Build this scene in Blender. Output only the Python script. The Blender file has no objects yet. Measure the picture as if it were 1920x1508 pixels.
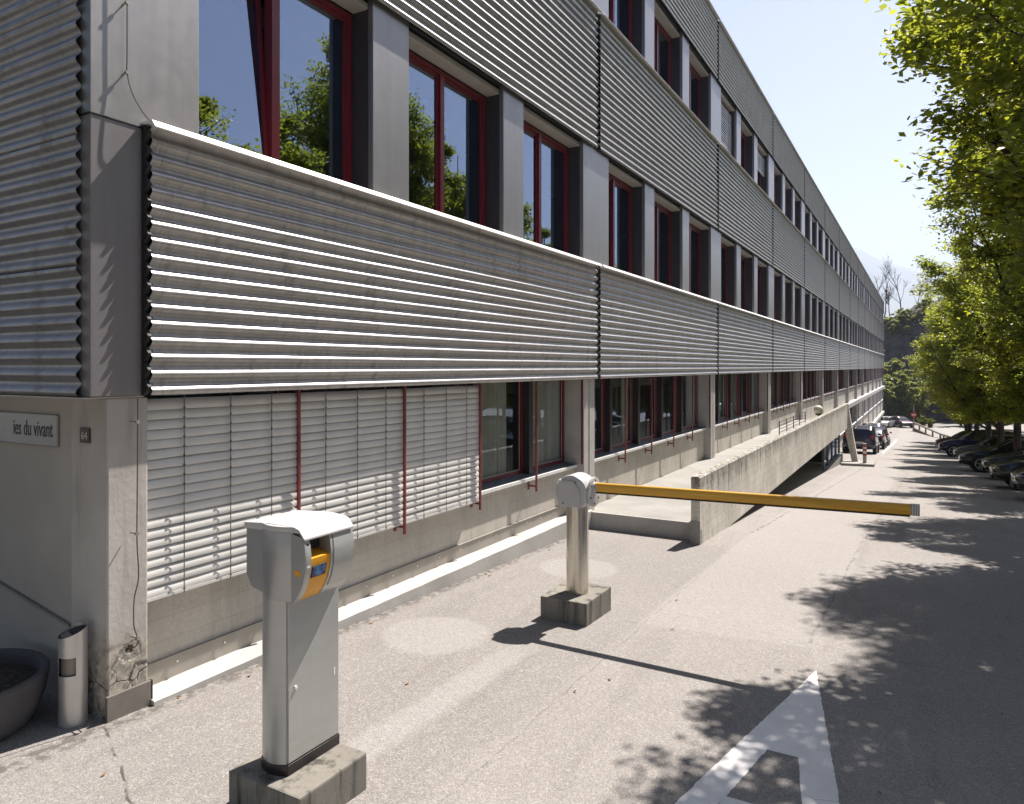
import bpy, bmesh, math, random
import numpy as np
from mathutils import Vector, Matrix
R = math.radians
random.seed(7)
scene = bpy.context.scene
C = scene.collection

# ------------------------------------------------------------ camera, sky, sun, exposure
cam_d = bpy.data.cameras.new('camera')
cam = bpy.data.objects.new('camera', cam_d); C.objects.link(cam)
cam_d.sensor_width = 36.0
cam_d.lens = 1346.0 / 1920.0 * 36.0
cam_d.shift_y = -(754.0 - 688.0) / 1920.0
cam_d.clip_start = 0.05
cam_d.clip_end = 20000
VIEW = math.atan(768.0 / 1346.0)
cam.location = (0, 0, 2.4)
cam.rotation_euler = (R(90), 0, VIEW)
scene.camera = cam

SUN = Vector((0.17, 0.70, 1.0)).normalized()
SUN_EL = math.asin(SUN.z)
SUN_AZ = math.atan2(SUN.x, SUN.y)           # from +Y towards +X
w = bpy.data.worlds.new('World'); scene.world = w; w.use_nodes = True
nt = w.node_tree
bg = nt.nodes['Background']
sky = nt.nodes.new('ShaderNodeTexSky'); sky.sky_type = 'NISHITA'
sky.sun_disc = False; sky.sun_elevation = SUN_EL; sky.sun_rotation = SUN_AZ
sky.air_density = 1.0; sky.dust_density = 1.1; sky.ozone_density = 2.5; sky.altitude = 500
tn = nt.nodes.new('ShaderNodeMix'); tn.data_type = 'RGBA'; tn.blend_type = 'MULTIPLY'; tn.inputs[0].default_value = 1.0
tn.inputs[7].default_value = (1.0, 0.88, 0.95, 1)
nt.links.new(sky.outputs[0], tn.inputs[6]); nt.links.new(tn.outputs[2], bg.inputs[0]); bg.inputs[1].default_value = 0.050
sd = bpy.data.lights.new('sun', 'SUN'); sd.energy = 5.0; sd.angle = R(0.53); sd.color = (1.0, 0.925, 0.86)
sun = bpy.data.objects.new('sun', sd); C.objects.link(sun)
sun.rotation_euler = SUN.to_track_quat('Z', 'Y').to_euler(); sun.location = (5, 20, 40)
scene.view_settings.view_transform = 'Standard'
scene.view_settings.look = 'None'
scene.view_settings.exposure = 1.45
scene.view_settings.gamma = 1.0
scene.cycles.max_bounces = 8
scene.cycles.transparent_max_bounces = 16

# ------------------------------------------------------------ material helper
class Mat:
    def __init__(s, name, rough=0.6, metal=0.0, spec=0.5):
        s.m = bpy.data.materials.new(name); s.m.use_nodes = True
        s.t = s.m.node_tree; s.b = s.t.nodes['Principled BSDF']
        s.b.inputs['Roughness'].default_value = rough
        s.b.inputs['Metallic'].default_value = metal
        s.b.inputs['Specular IOR Level'].default_value = spec
        s._tc = None
    def n(s, kind): return s.t.nodes.new('ShaderNode' + kind)
    def put(s, sock, v):
        if isinstance(v, bpy.types.NodeSocket): s.t.links.new(v, sock)
        elif v is not None: sock.default_value = v
    def obj(s):
        if s._tc is None: s._tc = s.n('TexCoord').outputs['Object']
        return s._tc
    def pos(s): return s.n('NewGeometry').outputs['Position']
    def scale(s, v, sc):
        k = s.n('Mapping'); s.put(k.inputs[0], v); k.inputs['Scale'].default_value = sc; return k.outputs[0]
    def noise(s, sc, vec=None, detail=4, rough=0.55, dist=0.0):
        k = s.n('TexNoise'); s.put(k.inputs['Vector'], vec if vec is not None else s.obj())
        k.inputs['Scale'].default_value = sc; k.inputs['Detail'].default_value = detail
        k.inputs['Roughness'].default_value = rough; k.inputs['Distortion'].default_value = dist
        return k.outputs['Fac']
    def voro(s, sc, vec=None, feature='F1', out='Distance'):
        k = s.n('TexVoronoi'); k.feature = feature; s.put(k.inputs['Vector'], vec if vec is not None else s.obj())
        k.inputs['Scale'].default_value = sc; return k.outputs[out]
    def ma(s, op, a, b=None, c=None, clamp=False):
        k = s.n('Math'); k.operation = op; k.use_clamp = clamp
        s.put(k.inputs[0], a); s.put(k.inputs[1], b); s.put(k.inputs[2], c); return k.outputs[0]
    def ss(s, x, a, b, lo=0.0, hi=1.0):
        k = s.n('MapRange'); k.interpolation_type = 'SMOOTHSTEP'
        s.put(k.inputs[0], x); k.inputs[1].default_value = a; k.inputs[2].default_value = b
        k.inputs[3].default_value = lo; k.inputs[4].default_value = hi; return k.outputs[0]
    def mix(s, f, a, b, mode='MIX'):
        k = s.n('Mix'); k.data_type = 'RGBA'; k.blend_type = mode
        s.put(k.inputs[0], f)
        s.put(k.inputs[6], a if isinstance(a, bpy.types.NodeSocket) else (*a, 1) if len(a) == 3 else a)
        s.put(k.inputs[7], b if isinstance(b, bpy.types.NodeSocket) else (*b, 1) if len(b) == 3 else b)
        return k.outputs[2]
    def sep(s, v):
        k = s.n('SeparateXYZ'); s.put(k.inputs[0], v); return k.outputs
    def col(s, c): s.put(s.b.inputs['Base Color'], c if isinstance(c, bpy.types.NodeSocket) else (*c, 1)); return s
    def ro(s, v): s.put(s.b.inputs['Roughness'], v); return s
    def bump(s, h, strength=0.3, dist=0.01):
        k = s.n('Bump'); k.inputs['Strength'].default_value = strength; k.inputs['Distance'].default_value = dist
        s.put(k.inputs['Height'], h); s.t.links.new(k.outputs[0], s.b.inputs['Normal']); return s

def plain(name, c, rough=0.5, metal=0.0, var=0.06, sc=6.0, spec=0.5, bump=0.0):
    m = Mat(name, rough, metal, spec)
    f = m.ss(m.noise(sc, detail=5), 0.3, 0.7)
    m.col(m.mix(f, tuple(x * (1 - var) for x in c), tuple(min(1, x * (1 + var)) for x in c)))
    if bump: m.bump(m.noise(sc * 12, detail=3), bump, 0.004)
    return m.m

MT = {}
# aluminium cladding
def metal_mat(name, c, rough, metal, streak=0.12, vert=False):
    m = Mat(name, rough, metal)
    v = m.pos()
    st = m.noise(3.0, m.scale(v, (2.5, 2.5, 0.1) if vert else (0.6, 0.35, 6.0)), 4)
    sp = m.noise(5.0, m.scale(v, (3, 3, 0.25)), 4)
    f = m.ma('ADD', m.ma('MULTIPLY', st, 0.5), m.ma('MULTIPLY', sp, 0.5))
    f = m.ss(f, 0.35, 0.65)
    m.col(m.mix(f, tuple(x * (1 - streak) for x in c), tuple(x * (1 + streak) for x in c)))
    m.ro(m.ma('ADD', m.ma('MULTIPLY', m.noise(9, v, 3), 0.16), rough - 0.08))
    if not vert: m.bump(m.noise(2.2, m.scale(v, (1, 0.8, 2.5)), 2), 0.25, 0.02)
    return m.m
MT['corr'] = metal_mat('corrugated_aluminium', (0.38, 0.37, 0.358), 0.41, 0.76)
def corr_mat():
    mt = MT['corr']; t = mt.node_tree
    m = Mat.__new__(Mat); m.m = mt; m.t = t; m.b = t.nodes['Principled BSDF']; m._tc = None
    base = m.b.inputs['Base Color'].links[0].from_socket
    v = m.pos(); x, y, z = m.sep(v)
    fy = m.ma('SUBTRACT', m.ma('MODULO', m.ma('ADD', y, 81.3-3.1+1.20), 2.71), 1.355+.0)
    fy = m.ma('ABSOLUTE', m.ma('ADD', fy, 0.105))
    fz = m.ma('ABSOLUTE', m.ma('SUBTRACT', m.ma('MODULO', m.ma('ADD', z, 10.0-2.2+.146), .235), .1175))
    d = m.ma('SQRT', m.ma('ADD', m.ma('POWER', fy, 2.0), m.ma('POWER', fz, 2.0)))
    col = m.mix(m.ma('MULTIPLY', m.ss(d, .010, .006), .85), base, (0.03, 0.03, 0.03))
    lap = m.ss(m.ma('ABSOLUTE', m.ma('SUBTRACT', fy, .06)), .004, .001)
    col = m.mix(m.ma('MULTIPLY', lap, .45), col, (0.06, 0.06, 0.06))
    gr = m.ss(m.noise(4, m.scale(v, (1, 2.2, .35)), 5, .7), .52, .70)
    col = m.mix(m.ma('MULTIPLY', gr, .35), col, (0.10, 0.095, 0.085))
    t.links.new(col, m.b.inputs['Base Color'])
    ds = m.ss(m.noise(1.7, v, 2), .62, .70)
    t.links.new(m.ma('ADD', m.ma('MULTIPLY', gr, .15), m.b.inputs['Roughness'].links[0].from_socket), m.b.inputs['Roughness'])
corr_mat()
MT['clad'] = metal_mat('pilaster_metal', (0.31, 0.30, 0.297), 0.42, 0.75, 0.05, True)
MT['cap'] = metal_mat('coping_metal', (0.80, 0.78, 0.75), 0.42, 0.1, 0.04)
MT['fascia'] = metal_mat('dark_fascia_metal', (0.20, 0.188, 0.19), 0.5, 0.4, 0.06, True)
MT['dark'] = plain('black_joint', (0.015, 0.015, 0.016), 0.7)
MT['inside'] = plain('room_interior', (0.16, 0.15, 0.14), 0.9)
MT['underpass_shade'] = plain('underpass_shade_colour', (0.05, 0.047, 0.045), 0.9)  # shade below the walkway put into the colour of its walls
MT['red'] = plain('dark_red_paint', (0.14, 0.010, 0.018), 0.38, 0.0, 0.12, 3)
MT['rod'] = plain('faded_red_paint', (0.19, 0.035, 0.032), 0.4, 0.0, 0.2, 8)
MT['post'] = plain('dark_brown_post', (0.022, 0.018, 0.018), 0.35)
MT['reveal'] = plain('dark_reveal', (0.035, 0.03, 0.033), 0.45)
MT['blind'] = plain('blind_slat', (0.62, 0.61, 0.58), 0.45, 0.0, 0.05, 4)
MT['cord'] = plain('blind_cord', (0.12, 0.115, 0.11), 0.8)
MT['box'] = plain('beige_metal', (0.42, 0.39, 0.34), 0.5, 0.2)
MT['sill'] = metal_mat('sill_metal', (0.20, 0.23, 0.26), 0.38, 0.6, 0.1)
MT['whitemetal'] = plain('pale_metal', (0.76, 0.75, 0.73), 0.45, 0.1)
MT['grey_panel'] = plain('infill_panel', (0.36, 0.345, 0.33), 0.55, 0.0, 0.05, 2)
MT['door_frame'] = plain('door_frame', (0.10, 0.10, 0.095), 0.5)
MT['column'] = plain('painted_column', (0.47, 0.45, 0.42), 0.6, 0.0, 0.08, 4, bump=0.2)
MT['flash'] = plain('zinc_flashing', (0.33, 0.305, 0.265), 0.45, 0.3, 0.1, 4)
MT['flash_dark'] = plain('dark_plinth_flashing', (0.22, 0.20, 0.18), 0.45, 0.4, 0.1, 6)
MT['curtain'] = plain('curtain', (0.40, 0.41, 0.36), 0.9, 0.0, 0.05, 20)
MT['wallpaint'] = plain('beige_render', (0.42, 0.39, 0.35), 0.75, 0.0, 0.08, 1.6, bump=0.12)

def glass_mat(name, ior=1.75, tint=(0.55, 0.58, 0.58)):
    m = bpy.data.materials.new(name); m.use_nodes = True; t = m.node_tree
    t.nodes.remove(t.nodes['Principled BSDF'])
    o = t.nodes['Material Output']
    tr = t.nodes.new('ShaderNodeBsdfTransparent'); tr.inputs[0].default_value = (*tint, 1)
    gl = t.nodes.new('ShaderNodeBsdfGlossy'); gl.inputs['Roughness'].default_value = 0.0
    gl.inputs['Color'].default_value = (0.66, 0.79, 1.0, 1)
    fr = t.nodes.new('ShaderNodeFresnel'); fr.inputs['IOR'].default_value = ior
    mx = t.nodes.new('ShaderNodeMixShader')
    # float glass is never perfectly flat
    tc = t.nodes.new('ShaderNodeNewGeometry'); no = t.nodes.new('ShaderNodeTexNoise'); no.inputs['Scale'].default_value = 0.9
    no.inputs['Detail'].default_value = 1
    bp = t.nodes.new('ShaderNodeBump'); bp.inputs['Strength'].default_value = 0.05; bp.inputs['Distance'].default_value = 0.02
    t.links.new(tc.outputs['Position'], no.inputs['Vector']); t.links.new(no.outputs['Fac'], bp.inputs['Height'])
    t.links.new(bp.outputs[0], gl.inputs['Normal'])
    # only the outer face reflects; on the inner face the ray leaves the pane
    iv = t.nodes.new('ShaderNodeMath'); iv.operation = 'SUBTRACT'; iv.inputs[0].default_value = 1.0
    ml = t.nodes.new('ShaderNodeMath'); ml.operation = 'MULTIPLY'
    t.links.new(tc.outputs['Backfacing'], iv.inputs[1]); t.links.new(iv.outputs[0], ml.inputs[1]); t.links.new(fr.outputs[0], ml.inputs[0])
    t.links.new(ml.outputs[0], mx.inputs[0]); t.links.new(tr.outputs[0], mx.inputs[1]); t.links.new(gl.outputs[0], mx.inputs[2])
    t.links.new(mx.outputs[0], o.inputs[0])
    return m
MT['glass'] = glass_mat('window_glass', 3.8, (0.5, 0.53, 0.53))
MT['glass_low'] = glass_mat('ground_floor_glass', 2.0, (0.94, 0.95, 0.94))

def concrete(name, c, stain=0.35, courses=False, streaks=True, scale=1.0, top=False, grid=0.80):
    m = Mat(name, 0.85, 0.0, 0.3)
    v = m.pos()
    big = m.ss(m.noise(1.3 * scale, v, 5), 0.3, 0.7)
    col = m.mix(big, tuple(x * 0.86 for x in c), tuple(x * 1.1 for x in c))
    fine = m.ss(m.noise(28, v, 4), 0.35, 0.7)
    col = m.mix(m.ma('MULTIPLY', fine, 0.3), col, tuple(x * 0.7 for x in c))
    if streaks:
        st = m.ss(m.noise(5.0, m.scale(v, (1.6, 1.6, 0.16)), 5, 0.7), 0.48, 0.68)
        col = m.mix(m.ma('MULTIPLY', st, stain if not top else stain*.45), col, (0.05, 0.048, 0.042))
        if top:      # lichen and run-off stains hanging from the top edge
            zz = m.ma('ADD', m.sep(v)[2], m.ma('MULTIPLY', m.ma('SUBTRACT', m.noise(7, m.scale(v, (1, 1, .08)), 4, .7), .5), 1.5))
            s2 = m.ma('MULTIPLY', m.ss(zz, .35, .80), m.ss(m.noise(24, m.scale(v, (1, 1, .3)), 5, .75), .36, .54))
            col = m.mix(m.ma('MULTIPLY', s2, .85), col, (0.075, 0.065, 0.05))
            s3 = m.ma('MULTIPLY', m.ss(m.noise(9, v, 5, .7), .56, .64), m.ss(m.noise(1.2, v, 3), .45, .6))
            col = m.mix(m.ma('MULTIPLY', s3, .5), col, (0.10, 0.09, 0.07))
    pits = m.ss(m.voro(22, v), 0.05, 0.13, 1, 0)
    pm = m.ma('MULTIPLY', pits, m.ss(m.noise(2.1, v, 2), 0.5, 0.62))
    col = m.mix(m.ma('MULTIPLY', pm, 0.75), col, (0.06, 0.055, 0.05))
    h = m.ma('ADD', m.ma('MULTIPLY', m.noise(30, v, 5), 0.6), m.ma('MULTIPLY', pm, -1.0))
    if courses:      # board marks
        br = m.n('TexBrick'); x = m.sep(v)
        cb = m.n('CombineXYZ'); m.put(cb.inputs[0], x[1]); m.put(cb.inputs[1], x[2])
        m.put(br.inputs['Vector'], cb.outputs[0]); br.inputs['Scale'].default_value = 1.0
        br.inputs['Brick Width'].default_value = courses[0]; br.inputs['Row Height'].default_value = courses[1]
        br.inputs['Mortar Size'].default_value = 0.003; br.inputs['Mortar Smooth'].default_value = 0.3
        br.inputs['Color1'].default_value = (0.96, 0.96, 0.96, 1); br.inputs['Color2'].default_value = (1.03, 1.03, 1.03, 1)
        br.inputs['Mortar'].default_value = (grid, grid*.99, grid*.97, 1)
        col = m.mix(1.0, col, br.outputs['Color'], 'MULTIPLY')
        h = m.ma('ADD', h, m.ma('MULTIPLY', br.outputs['Fac'], -0.5))
    m.col(col); m.bump(h, 0.35, 0.006)
    return m.m
MT['conc'] = concrete('sill_wall_concrete', (0.54, 0.505, 0.44), 0.14, (2.6, 0.17))
MT['conc_par'] = concrete('parapet_concrete', (0.64, 0.60, 0.52), 0.6, (0.62, 0.155), top=True, grid=0.62)
MT['conc_floor'] = concrete('walkway_concrete', (0.29, 0.28, 0.255), 0.1, False, False)
MT['conc_block'] = concrete('block_concrete', (0.22, 0.205, 0.175), 0.9, False)
MT['conc_col'] = concrete('corner_concrete', (0.48, 0.455, 0.42), 0.12, False)
def corner_conc():
    m = Mat('cracked_corner_concrete', 0.85, 0, 0.3); v = m.pos(); x, y, z = m.sep(v)
    col = m.mix(m.ss(m.noise(1.6, v, 5), .3, .7), (0.40, 0.375, 0.345), (0.52, 0.49, 0.45))
    low = m.ss(m.ma('ADD', z, m.ma('MULTIPLY', m.noise(7, v, 4), 0.25)), .78, .5)
    col = m.mix(m.ma('MULTIPLY', low, .8), col, m.mix(m.ss(m.noise(16, v, 6, .7), .35, .65), (0.17, 0.15, 0.12), (0.50, 0.45, 0.37)))
    st = m.ss(m.noise(6, m.scale(v, (2, 2, .14)), 5, .7), .5, .68)
    col = m.mix(m.ma('MULTIPLY', st, .22), col, (0.12, 0.10, 0.08))
    w_ = m.ma('MULTIPLY', m.ma('SUBTRACT', m.noise(14, v, 4), .5), .12)
    def blob(cy, cz, r, k=1.0):
        d = m.ma('SQRT', m.ma('ADD', m.ma('POWER', m.ma('SUBTRACT', y, cy), 2.0), m.ma('POWER', m.ma('MULTIPLY', m.ma('SUBTRACT', z, cz), k), 2.0)))
        return m.ss(m.ma('ADD', d, w_), r+.01, r-.01)
    sp = blob(3.03, .42, .085, 1.3); hole = blob(3.005, .44, .022)
    col = m.mix(m.ma('MULTIPLY', sp, .8), col, m.mix(m.ss(m.noise(35, v, 5), .35, .65), (0.12, 0.11, 0.10), (0.40, 0.37, 0.32)))
    ed = m.voro(6.5, m.scale(v, (1, 1, .7)), 'DISTANCE_TO_EDGE')
    ed = m.ma('ADD', ed, m.ma('MULTIPLY', m.ma('SUBTRACT', m.noise(30, v, 4), .5), .05))
    ck = m.ma('MULTIPLY', m.ss(ed, .028, .006), m.ss(z, .36, .26))
    ck = m.ma('MULTIPLY', ck, m.ss(m.noise(5, v, 2), .42, .55))
    dk = m.ma('MAXIMUM', ck, hole)
    col = m.mix(m.ma('MULTIPLY', dk, .92), col, (0.02, 0.017, 0.014))
    m.col(col)
    m.bump(m.ma('ADD', m.ma('ADD', m.ma('MULTIPLY', m.noise(24, v, 5), .5), m.ma('MULTIPLY', sp, -1.2)), m.ma('MULTIPLY', dk, -2.5)), .6, .008)
    return m.m
MT['conc_corner'] = corner_conc()
MT['conc_kerb'] = concrete('kerb_concrete', (0.46, 0.445, 0.415), 0.05, False, False)

# ------------------------------------------------------------ object helpers
def tag(o, label=None, cat=None, group=None, kind=None):
    if label: o['label'] = label
    if cat: o['category'] = cat
    if group: o['group'] = group
    if kind: o['kind'] = kind
    return o
def thing(name, loc=(0, 0, 0), label=None, cat=None, group=None, rz=0.0):
    o = bpy.data.objects.new(name, None); C.objects.link(o); o.location = loc; o.rotation_euler = (0, 0, rz)
    o.empty_display_size = 0.2
    return tag(o, label, cat, group)
class MB:
    def __init__(s): s.v = []; s.f = []
    def add(s, vs, fs):
        k = len(s.v); s.v += [tuple(p) for p in vs]; s.f += [tuple(i + k for i in f) for f in fs]; return s
    def box(s, x0, x1, y0, y1, z0, z1):
        return s.add([(x0,y0,z0),(x1,y0,z0),(x1,y1,z0),(x0,y1,z0),(x0,y0,z1),(x1,y0,z1),(x1,y1,z1),(x0,y1,z1)],
                     [(0,3,2,1),(4,5,6,7),(0,1,5,4),(1,2,6,5),(2,3,7,6),(3,0,4,7)])
    def tube(s, pts, rad, n=8, cap=True):
        rs = rad if isinstance(rad, (list, tuple)) else [rad] * len(pts)
        pts = [Vector(p) for p in pts]; rings = []
        up = Vector((0, 0, 1))
        prev = None
        for i, p in enumerate(pts):
            d = (pts[min(i+1, len(pts)-1)] - pts[max(i-1, 0)]).normalized()
            if prev is None:
                a = d.cross(up) if abs(d.z) < 0.95 else d.cross(Vector((1, 0, 0)))
            else: a = prev - d * prev.dot(d)
            a.normalize(); prev = a; b = d.cross(a)
            rings.append([p + (a * math.cos(t) + b * math.sin(t)) * rs[i] for t in [2*math.pi*k/n for k in range(n)]])
        vs = [q for r in rings for q in r]; fs = []
        for i in range(len(rings)-1):
            for k in range(n):
                fs.append((i*n+k, i*n+(k+1) % n, (i+1)*n+(k+1) % n, (i+1)*n+k))
        if cap: fs += [tuple(range(n-1, -1, -1)), tuple(range((len(rings)-1)*n, len(rings)*n))]
        return s.add(vs, fs)
    def prism(s, poly, axis, a0, a1):      # poly in the two other axes, extruded along axis
        def P(p, a):
            return {'x': (a, p[0], p[1]), 'y': (p[0], a, p[1]), 'z': (p[0], p[1], a)}[axis]
        n = len(poly)
        return s.add([P(p, a0) for p in poly] + [P(p, a1) for p in poly],
                     [tuple(range(n)), tuple(range(2*n-1, n-1, -1))] + [((i+1) % n, i, n+i, n+(i+1) % n) for i in range(n)])
    def lathe(s, prof, cx, cy, n=32):
        k = len(prof); vs = []; fs = []
        for i in range(n):
            t = 2*math.pi*i/n
            for r, z in prof: vs.append((cx + r*math.cos(t), cy + r*math.sin(t), z))
        for i in range(n):
            j = (i+1) % n
            for q in range(k-1): fs.append((i*k+q, j*k+q, j*k+q+1, i*k+q+1))
        return s.add(vs, fs)
    def disc(s, c, r, normal, n=20, thick=0.01):
        c = Vector(c); nn = Vector(normal).normalized()
        return s.tube([c, c + nn*thick], r, n)
    def mesh(s, name, mat, smooth=False, bevel=0, angle=40):
        me = bpy.data.meshes.new(name); me.from_pydata(s.v, [], s.f)
        bm = bmesh.new(); bm.from_mesh(me)
        bmesh.ops.recalc_face_normals(bm, faces=bm.faces)
        if bevel:
            es = [e for e in bm.edges if len(e.link_faces) == 2 and e.calc_face_angle(0) > R(30)]
            bmesh.ops.bevel(bm, geom=es, offset=bevel, segments=2, affect='EDGES', profile=0.6)
        bm.to_mesh(me); bm.free()
        me.materials.append(mat)
        if smooth:
            me.polygons.foreach_set('use_smooth', [True]*len(me.polygons))
            me.set_sharp_from_angle(angle=R(angle))
        me.update(); return me
    def build(s, name, mat, parent=None, smooth=False, bevel=0, loc=(0, 0, 0), angle=40):
        if isinstance(mat, str): mat = MT[mat]
        o = bpy.data.objects.new(name, s.mesh(name, mat, smooth, bevel, angle)); C.objects.link(o)
        o.location = loc
        if parent: o.parent = parent
        return o
def dup(o, parent=None, off=(0, 0, 0), recurse=True):
    c = o.copy(); C.objects.link(c); c.parent = parent
    c.location = Vector(o.location) + Vector(off)
    if recurse:
        for ch in list(o.children): dup(ch, c)
    return c
def text_obj(txt, size, mat, parent, loc, rot, align='LEFT', ext=0.0015, name='lettering', xs=1.0, bold=0.0):
    cu = bpy.data.curves.new(name, 'FONT'); cu.body = txt; cu.size = size; cu.align_x = align; cu.extrude = ext; cu.offset = bold
    tmp = bpy.data.objects.new('tmp', cu); C.objects.link(tmp)
    bpy.context.view_layer.update()
    me = bpy.data.meshes.new_from_object(tmp.evaluated_get(bpy.context.evaluated_depsgraph_get()))
    bpy.data.objects.remove(tmp)
    o = bpy.data.objects.new(name, me); C.objects.link(o); me.materials.clear(); me.materials.append(mat)
    o.location = loc; o.rotation_euler = rot; o.scale = (xs, 1, 1); o.parent = parent
    return o

# ------------------------------------------------------------ terrain
ZP = [(-60,.35),(0,.06),(3,0),(5,-.06),(7,-.13),(10,-.22),(12,-.3),(20,-.85),(33,-1.75),(50,-2.95),(70,-4.2),(90,-5.2),(110,-5.9),(140,-6.2),(600,-6.2)]
def Z(y):
    for (a, za), (b, zb) in zip(ZP, ZP[1:]):
        if a <= y <= b: return za + (zb - za)*(y - a)/(b - a)
    return ZP[0][1] if y < 0 else ZP[-1][1]

def asphalt():
    m = Mat('worn_asphalt', 0.9, 0, 0.25)
    v = m.obj(); x, y, z = m.sep(v)
    warp = m.ma('MULTIPLY', m.ma('SUBTRACT', m.noise(3.0, v, 5), 0.5), 0.35)
    big = m.ss(m.noise(0.35, v, 4), 0.3, 0.7)
    med = m.ss(m.noise(2.2, v, 5), 0.3, 0.7)
    col = m.mix(big, (0.335, 0.315, 0.295), (0.395, 0.375, 0.352))
    col = m.mix(m.ma('MULTIPLY', med, 0.3), col, (0.29, 0.27, 0.25))
    old = m.ma('MULTIPLY', m.ss(x, -2.36, -2.46), m.ss(y, 12, 10))
    col = m.mix(m.ma('MULTIPLY', old, .5), col, (0.27, 0.255, 0.235))
    wh = m.ma('MULTIPLY', m.ss(m.noise(1.1, m.scale(v, (2.2, .25, 1)), 4, .6), .52, .66), .35)
    col = m.mix(wh, col, (0.22, 0.205, 0.19))
    # straight-edged lighter lane
    def band(c, a, b, soft=0.02, ww=0.12):
        cc = m.ma('ADD', c, m.ma('MULTIPLY', warp, ww))
        return m.ma('MULTIPLY', m.ss(cc, a - soft, a + soft), m.ss(cc, b - soft, b + soft, 1, 0))
    lane = m.ma('MULTIPLY', band(x, -2.42, -0.78, 0.03), m.ss(m.ma('ADD', y, m.ma('MULTIPLY', x, -0.12)), 6.98, 7.02))
    col = m.mix(m.ma('MULTIPLY', lane, 0.6), col, (0.42, 0.40, 0.375))
    strip = m.ma('MULTIPLY', band(x, -3.2, -2.93, 0.06, 0.3), m.ss(y, 5.9, 5.6))
    strip = m.ma('MULTIPLY', band(x, -3.2, -2.93, 0.06, 0.3), m.ss(y, 5.0, 6.2, 1, 0))
    col = m.mix(m.ma('MULTIPLY', strip, 0.5), col, (0.47, 0.455, 0.44))
    # repaired round patches
    for cx, cy, r in ((-3.90, 5.42, 0.53), (-3.81, 8.40, 0.53)):
        d = m.ma('SQRT', m.ma('ADD', m.ma('POWER', m.ma('SUBTRACT', x, cx), 2.0), m.ma('POWER', m.ma('SUBTRACT', y, cy), 2.0)))
        d = m.ma('ADD', d, m.ma('MULTIPLY', warp, 0.25))
        col = m.mix(m.ma('MULTIPLY', m.ss(d, r - 0.09, r + 0.03, 1, 0), 0.5), col, (0.47, 0.455, 0.43))
    # aggregate
    a1 = m.voro(185, v, out='Color'); g1 = m.sep(a1)[0]
    a2 = m.voro(62, v, out='Color'); g2 = m.sep(a2)[0]
    col = m.mix(m.ss(g1, 0.62, 0.95, 0, 0.55), col, (0.60, 0.575, 0.54))
    col = m.mix(m.ss(g1, 0.32, 0.05, 0, 0.45), col, (0.10, 0.095, 0.09))
    col = m.mix(m.ss(g2, 0.80, 0.98, 0, 0.28), col, (0.64, 0.61, 0.57))
    # seams and cracks
    def line(a, b, wid, wob=0.5):
        ax, ay = a; dx, dy = b[0]-ax, b[1]-ay; L = math.hypot(dx, dy); dx /= L; dy /= L
        px = m.ma('SUBTRACT', x, ax); py = m.ma('SUBTRACT', y, ay)
        al = m.ma('ADD', m.ma('MULTIPLY', px, dx), m.ma('MULTIPLY', py, dy))
        pe = m.ma('ADD', m.ma('MULTIPLY', px, -dy), m.ma('MULTIPLY', py, dx))
        pe = m.ma('ABSOLUTE', m.ma('ADD', pe, m.ma('MULTIPLY', warp, wob)))
        return m.ma('MULTIPLY', m.ss(pe, wid*0.4, wid, 1, 0), m.ma('MULTIPLY', m.ss(al, -0.05, 0.05), m.ss(al, L-0.05, L+0.05, 1, 0)))
    cr = m.ss(m.noise(6, v, 4), 0.38, 0.55)
    for a, b, wd, wo, k in (((-2.28,1.5),(-2.45,12),0.009,0.3,0.3), ((-2.56,6.73),(0.65,7.08),0.008,0.14,0.4), ((-2.4,7.3),(-0.5,7.02),0.007,0.10,0.3),
                         ((-0.9,6.99),(-0.45,30),0.02,0.35,0.35), ((-4.72,2.8),(-3.9,2.45),0.012,0.3,0.8), ((-3.9,2.45),(-3.3,2.2),0.012,0.4,0.8),
                         ((-2.4,12),(-1.6,60),0.03,0.5,0.5), ((-0.6,24),(0.2,25.0),0.03,0.5,0.6), ((-5,33.6),(6,34.4),0.03,0.2,0.6), ((-5,62),(6,62.4),0.04,0.2,0.5)):
        col = m.mix(m.ma('MULTIPLY', m.ma('MULTIPLY', line(a, b, wd, wo), cr), k), col, (0.06, 0.055, 0.05))
    # dirt along the wall foot
    ed = m.ma('MULTIPLY', band(x, -4.80, -4.62, 0.05, 0.3), m.ss(y, 11, 10))
    col = m.mix(m.ma('MULTIPLY', m.ma('MULTIPLY', ed, m.ss(m.noise(14, v, 4), 0.4, 0.6)), 0.65), col, (0.09, 0.08, 0.065))
    col = m.mix(1.0, col, (0.69, 0.68, 0.675), 'MULTIPLY')
    m.col(col)
    m.bump(m.ma('ADD', m.ma('MULTIPLY', g1, 0.6), m.ma('MULTIPLY', m.noise(60, v, 4), 0.6)), 0.5, 0.004)
    return m.m

ys = sorted(set([p[0] for p in ZP] + [1,2,4,6,8,9,11] + list(range(14, 140, 6)) + [-30,-15,160,200,300]))
xs = [-400,-120,-40,-14,-4.4,0,6,20,60,160,500]
vs = [(x, y, Z(y)) for y in ys for x in xs]
fs = [(j*len(xs)+i, j*len(xs)+i+1, (j+1)*len(xs)+i+1, (j+1)*len(xs)+i) for j in range(len(ys)-1) for i in range(len(xs)-1)]
g = MB(); g.add(vs, fs); ground = g.build('ground', asphalt()); tag(ground, kind='structure')

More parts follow.
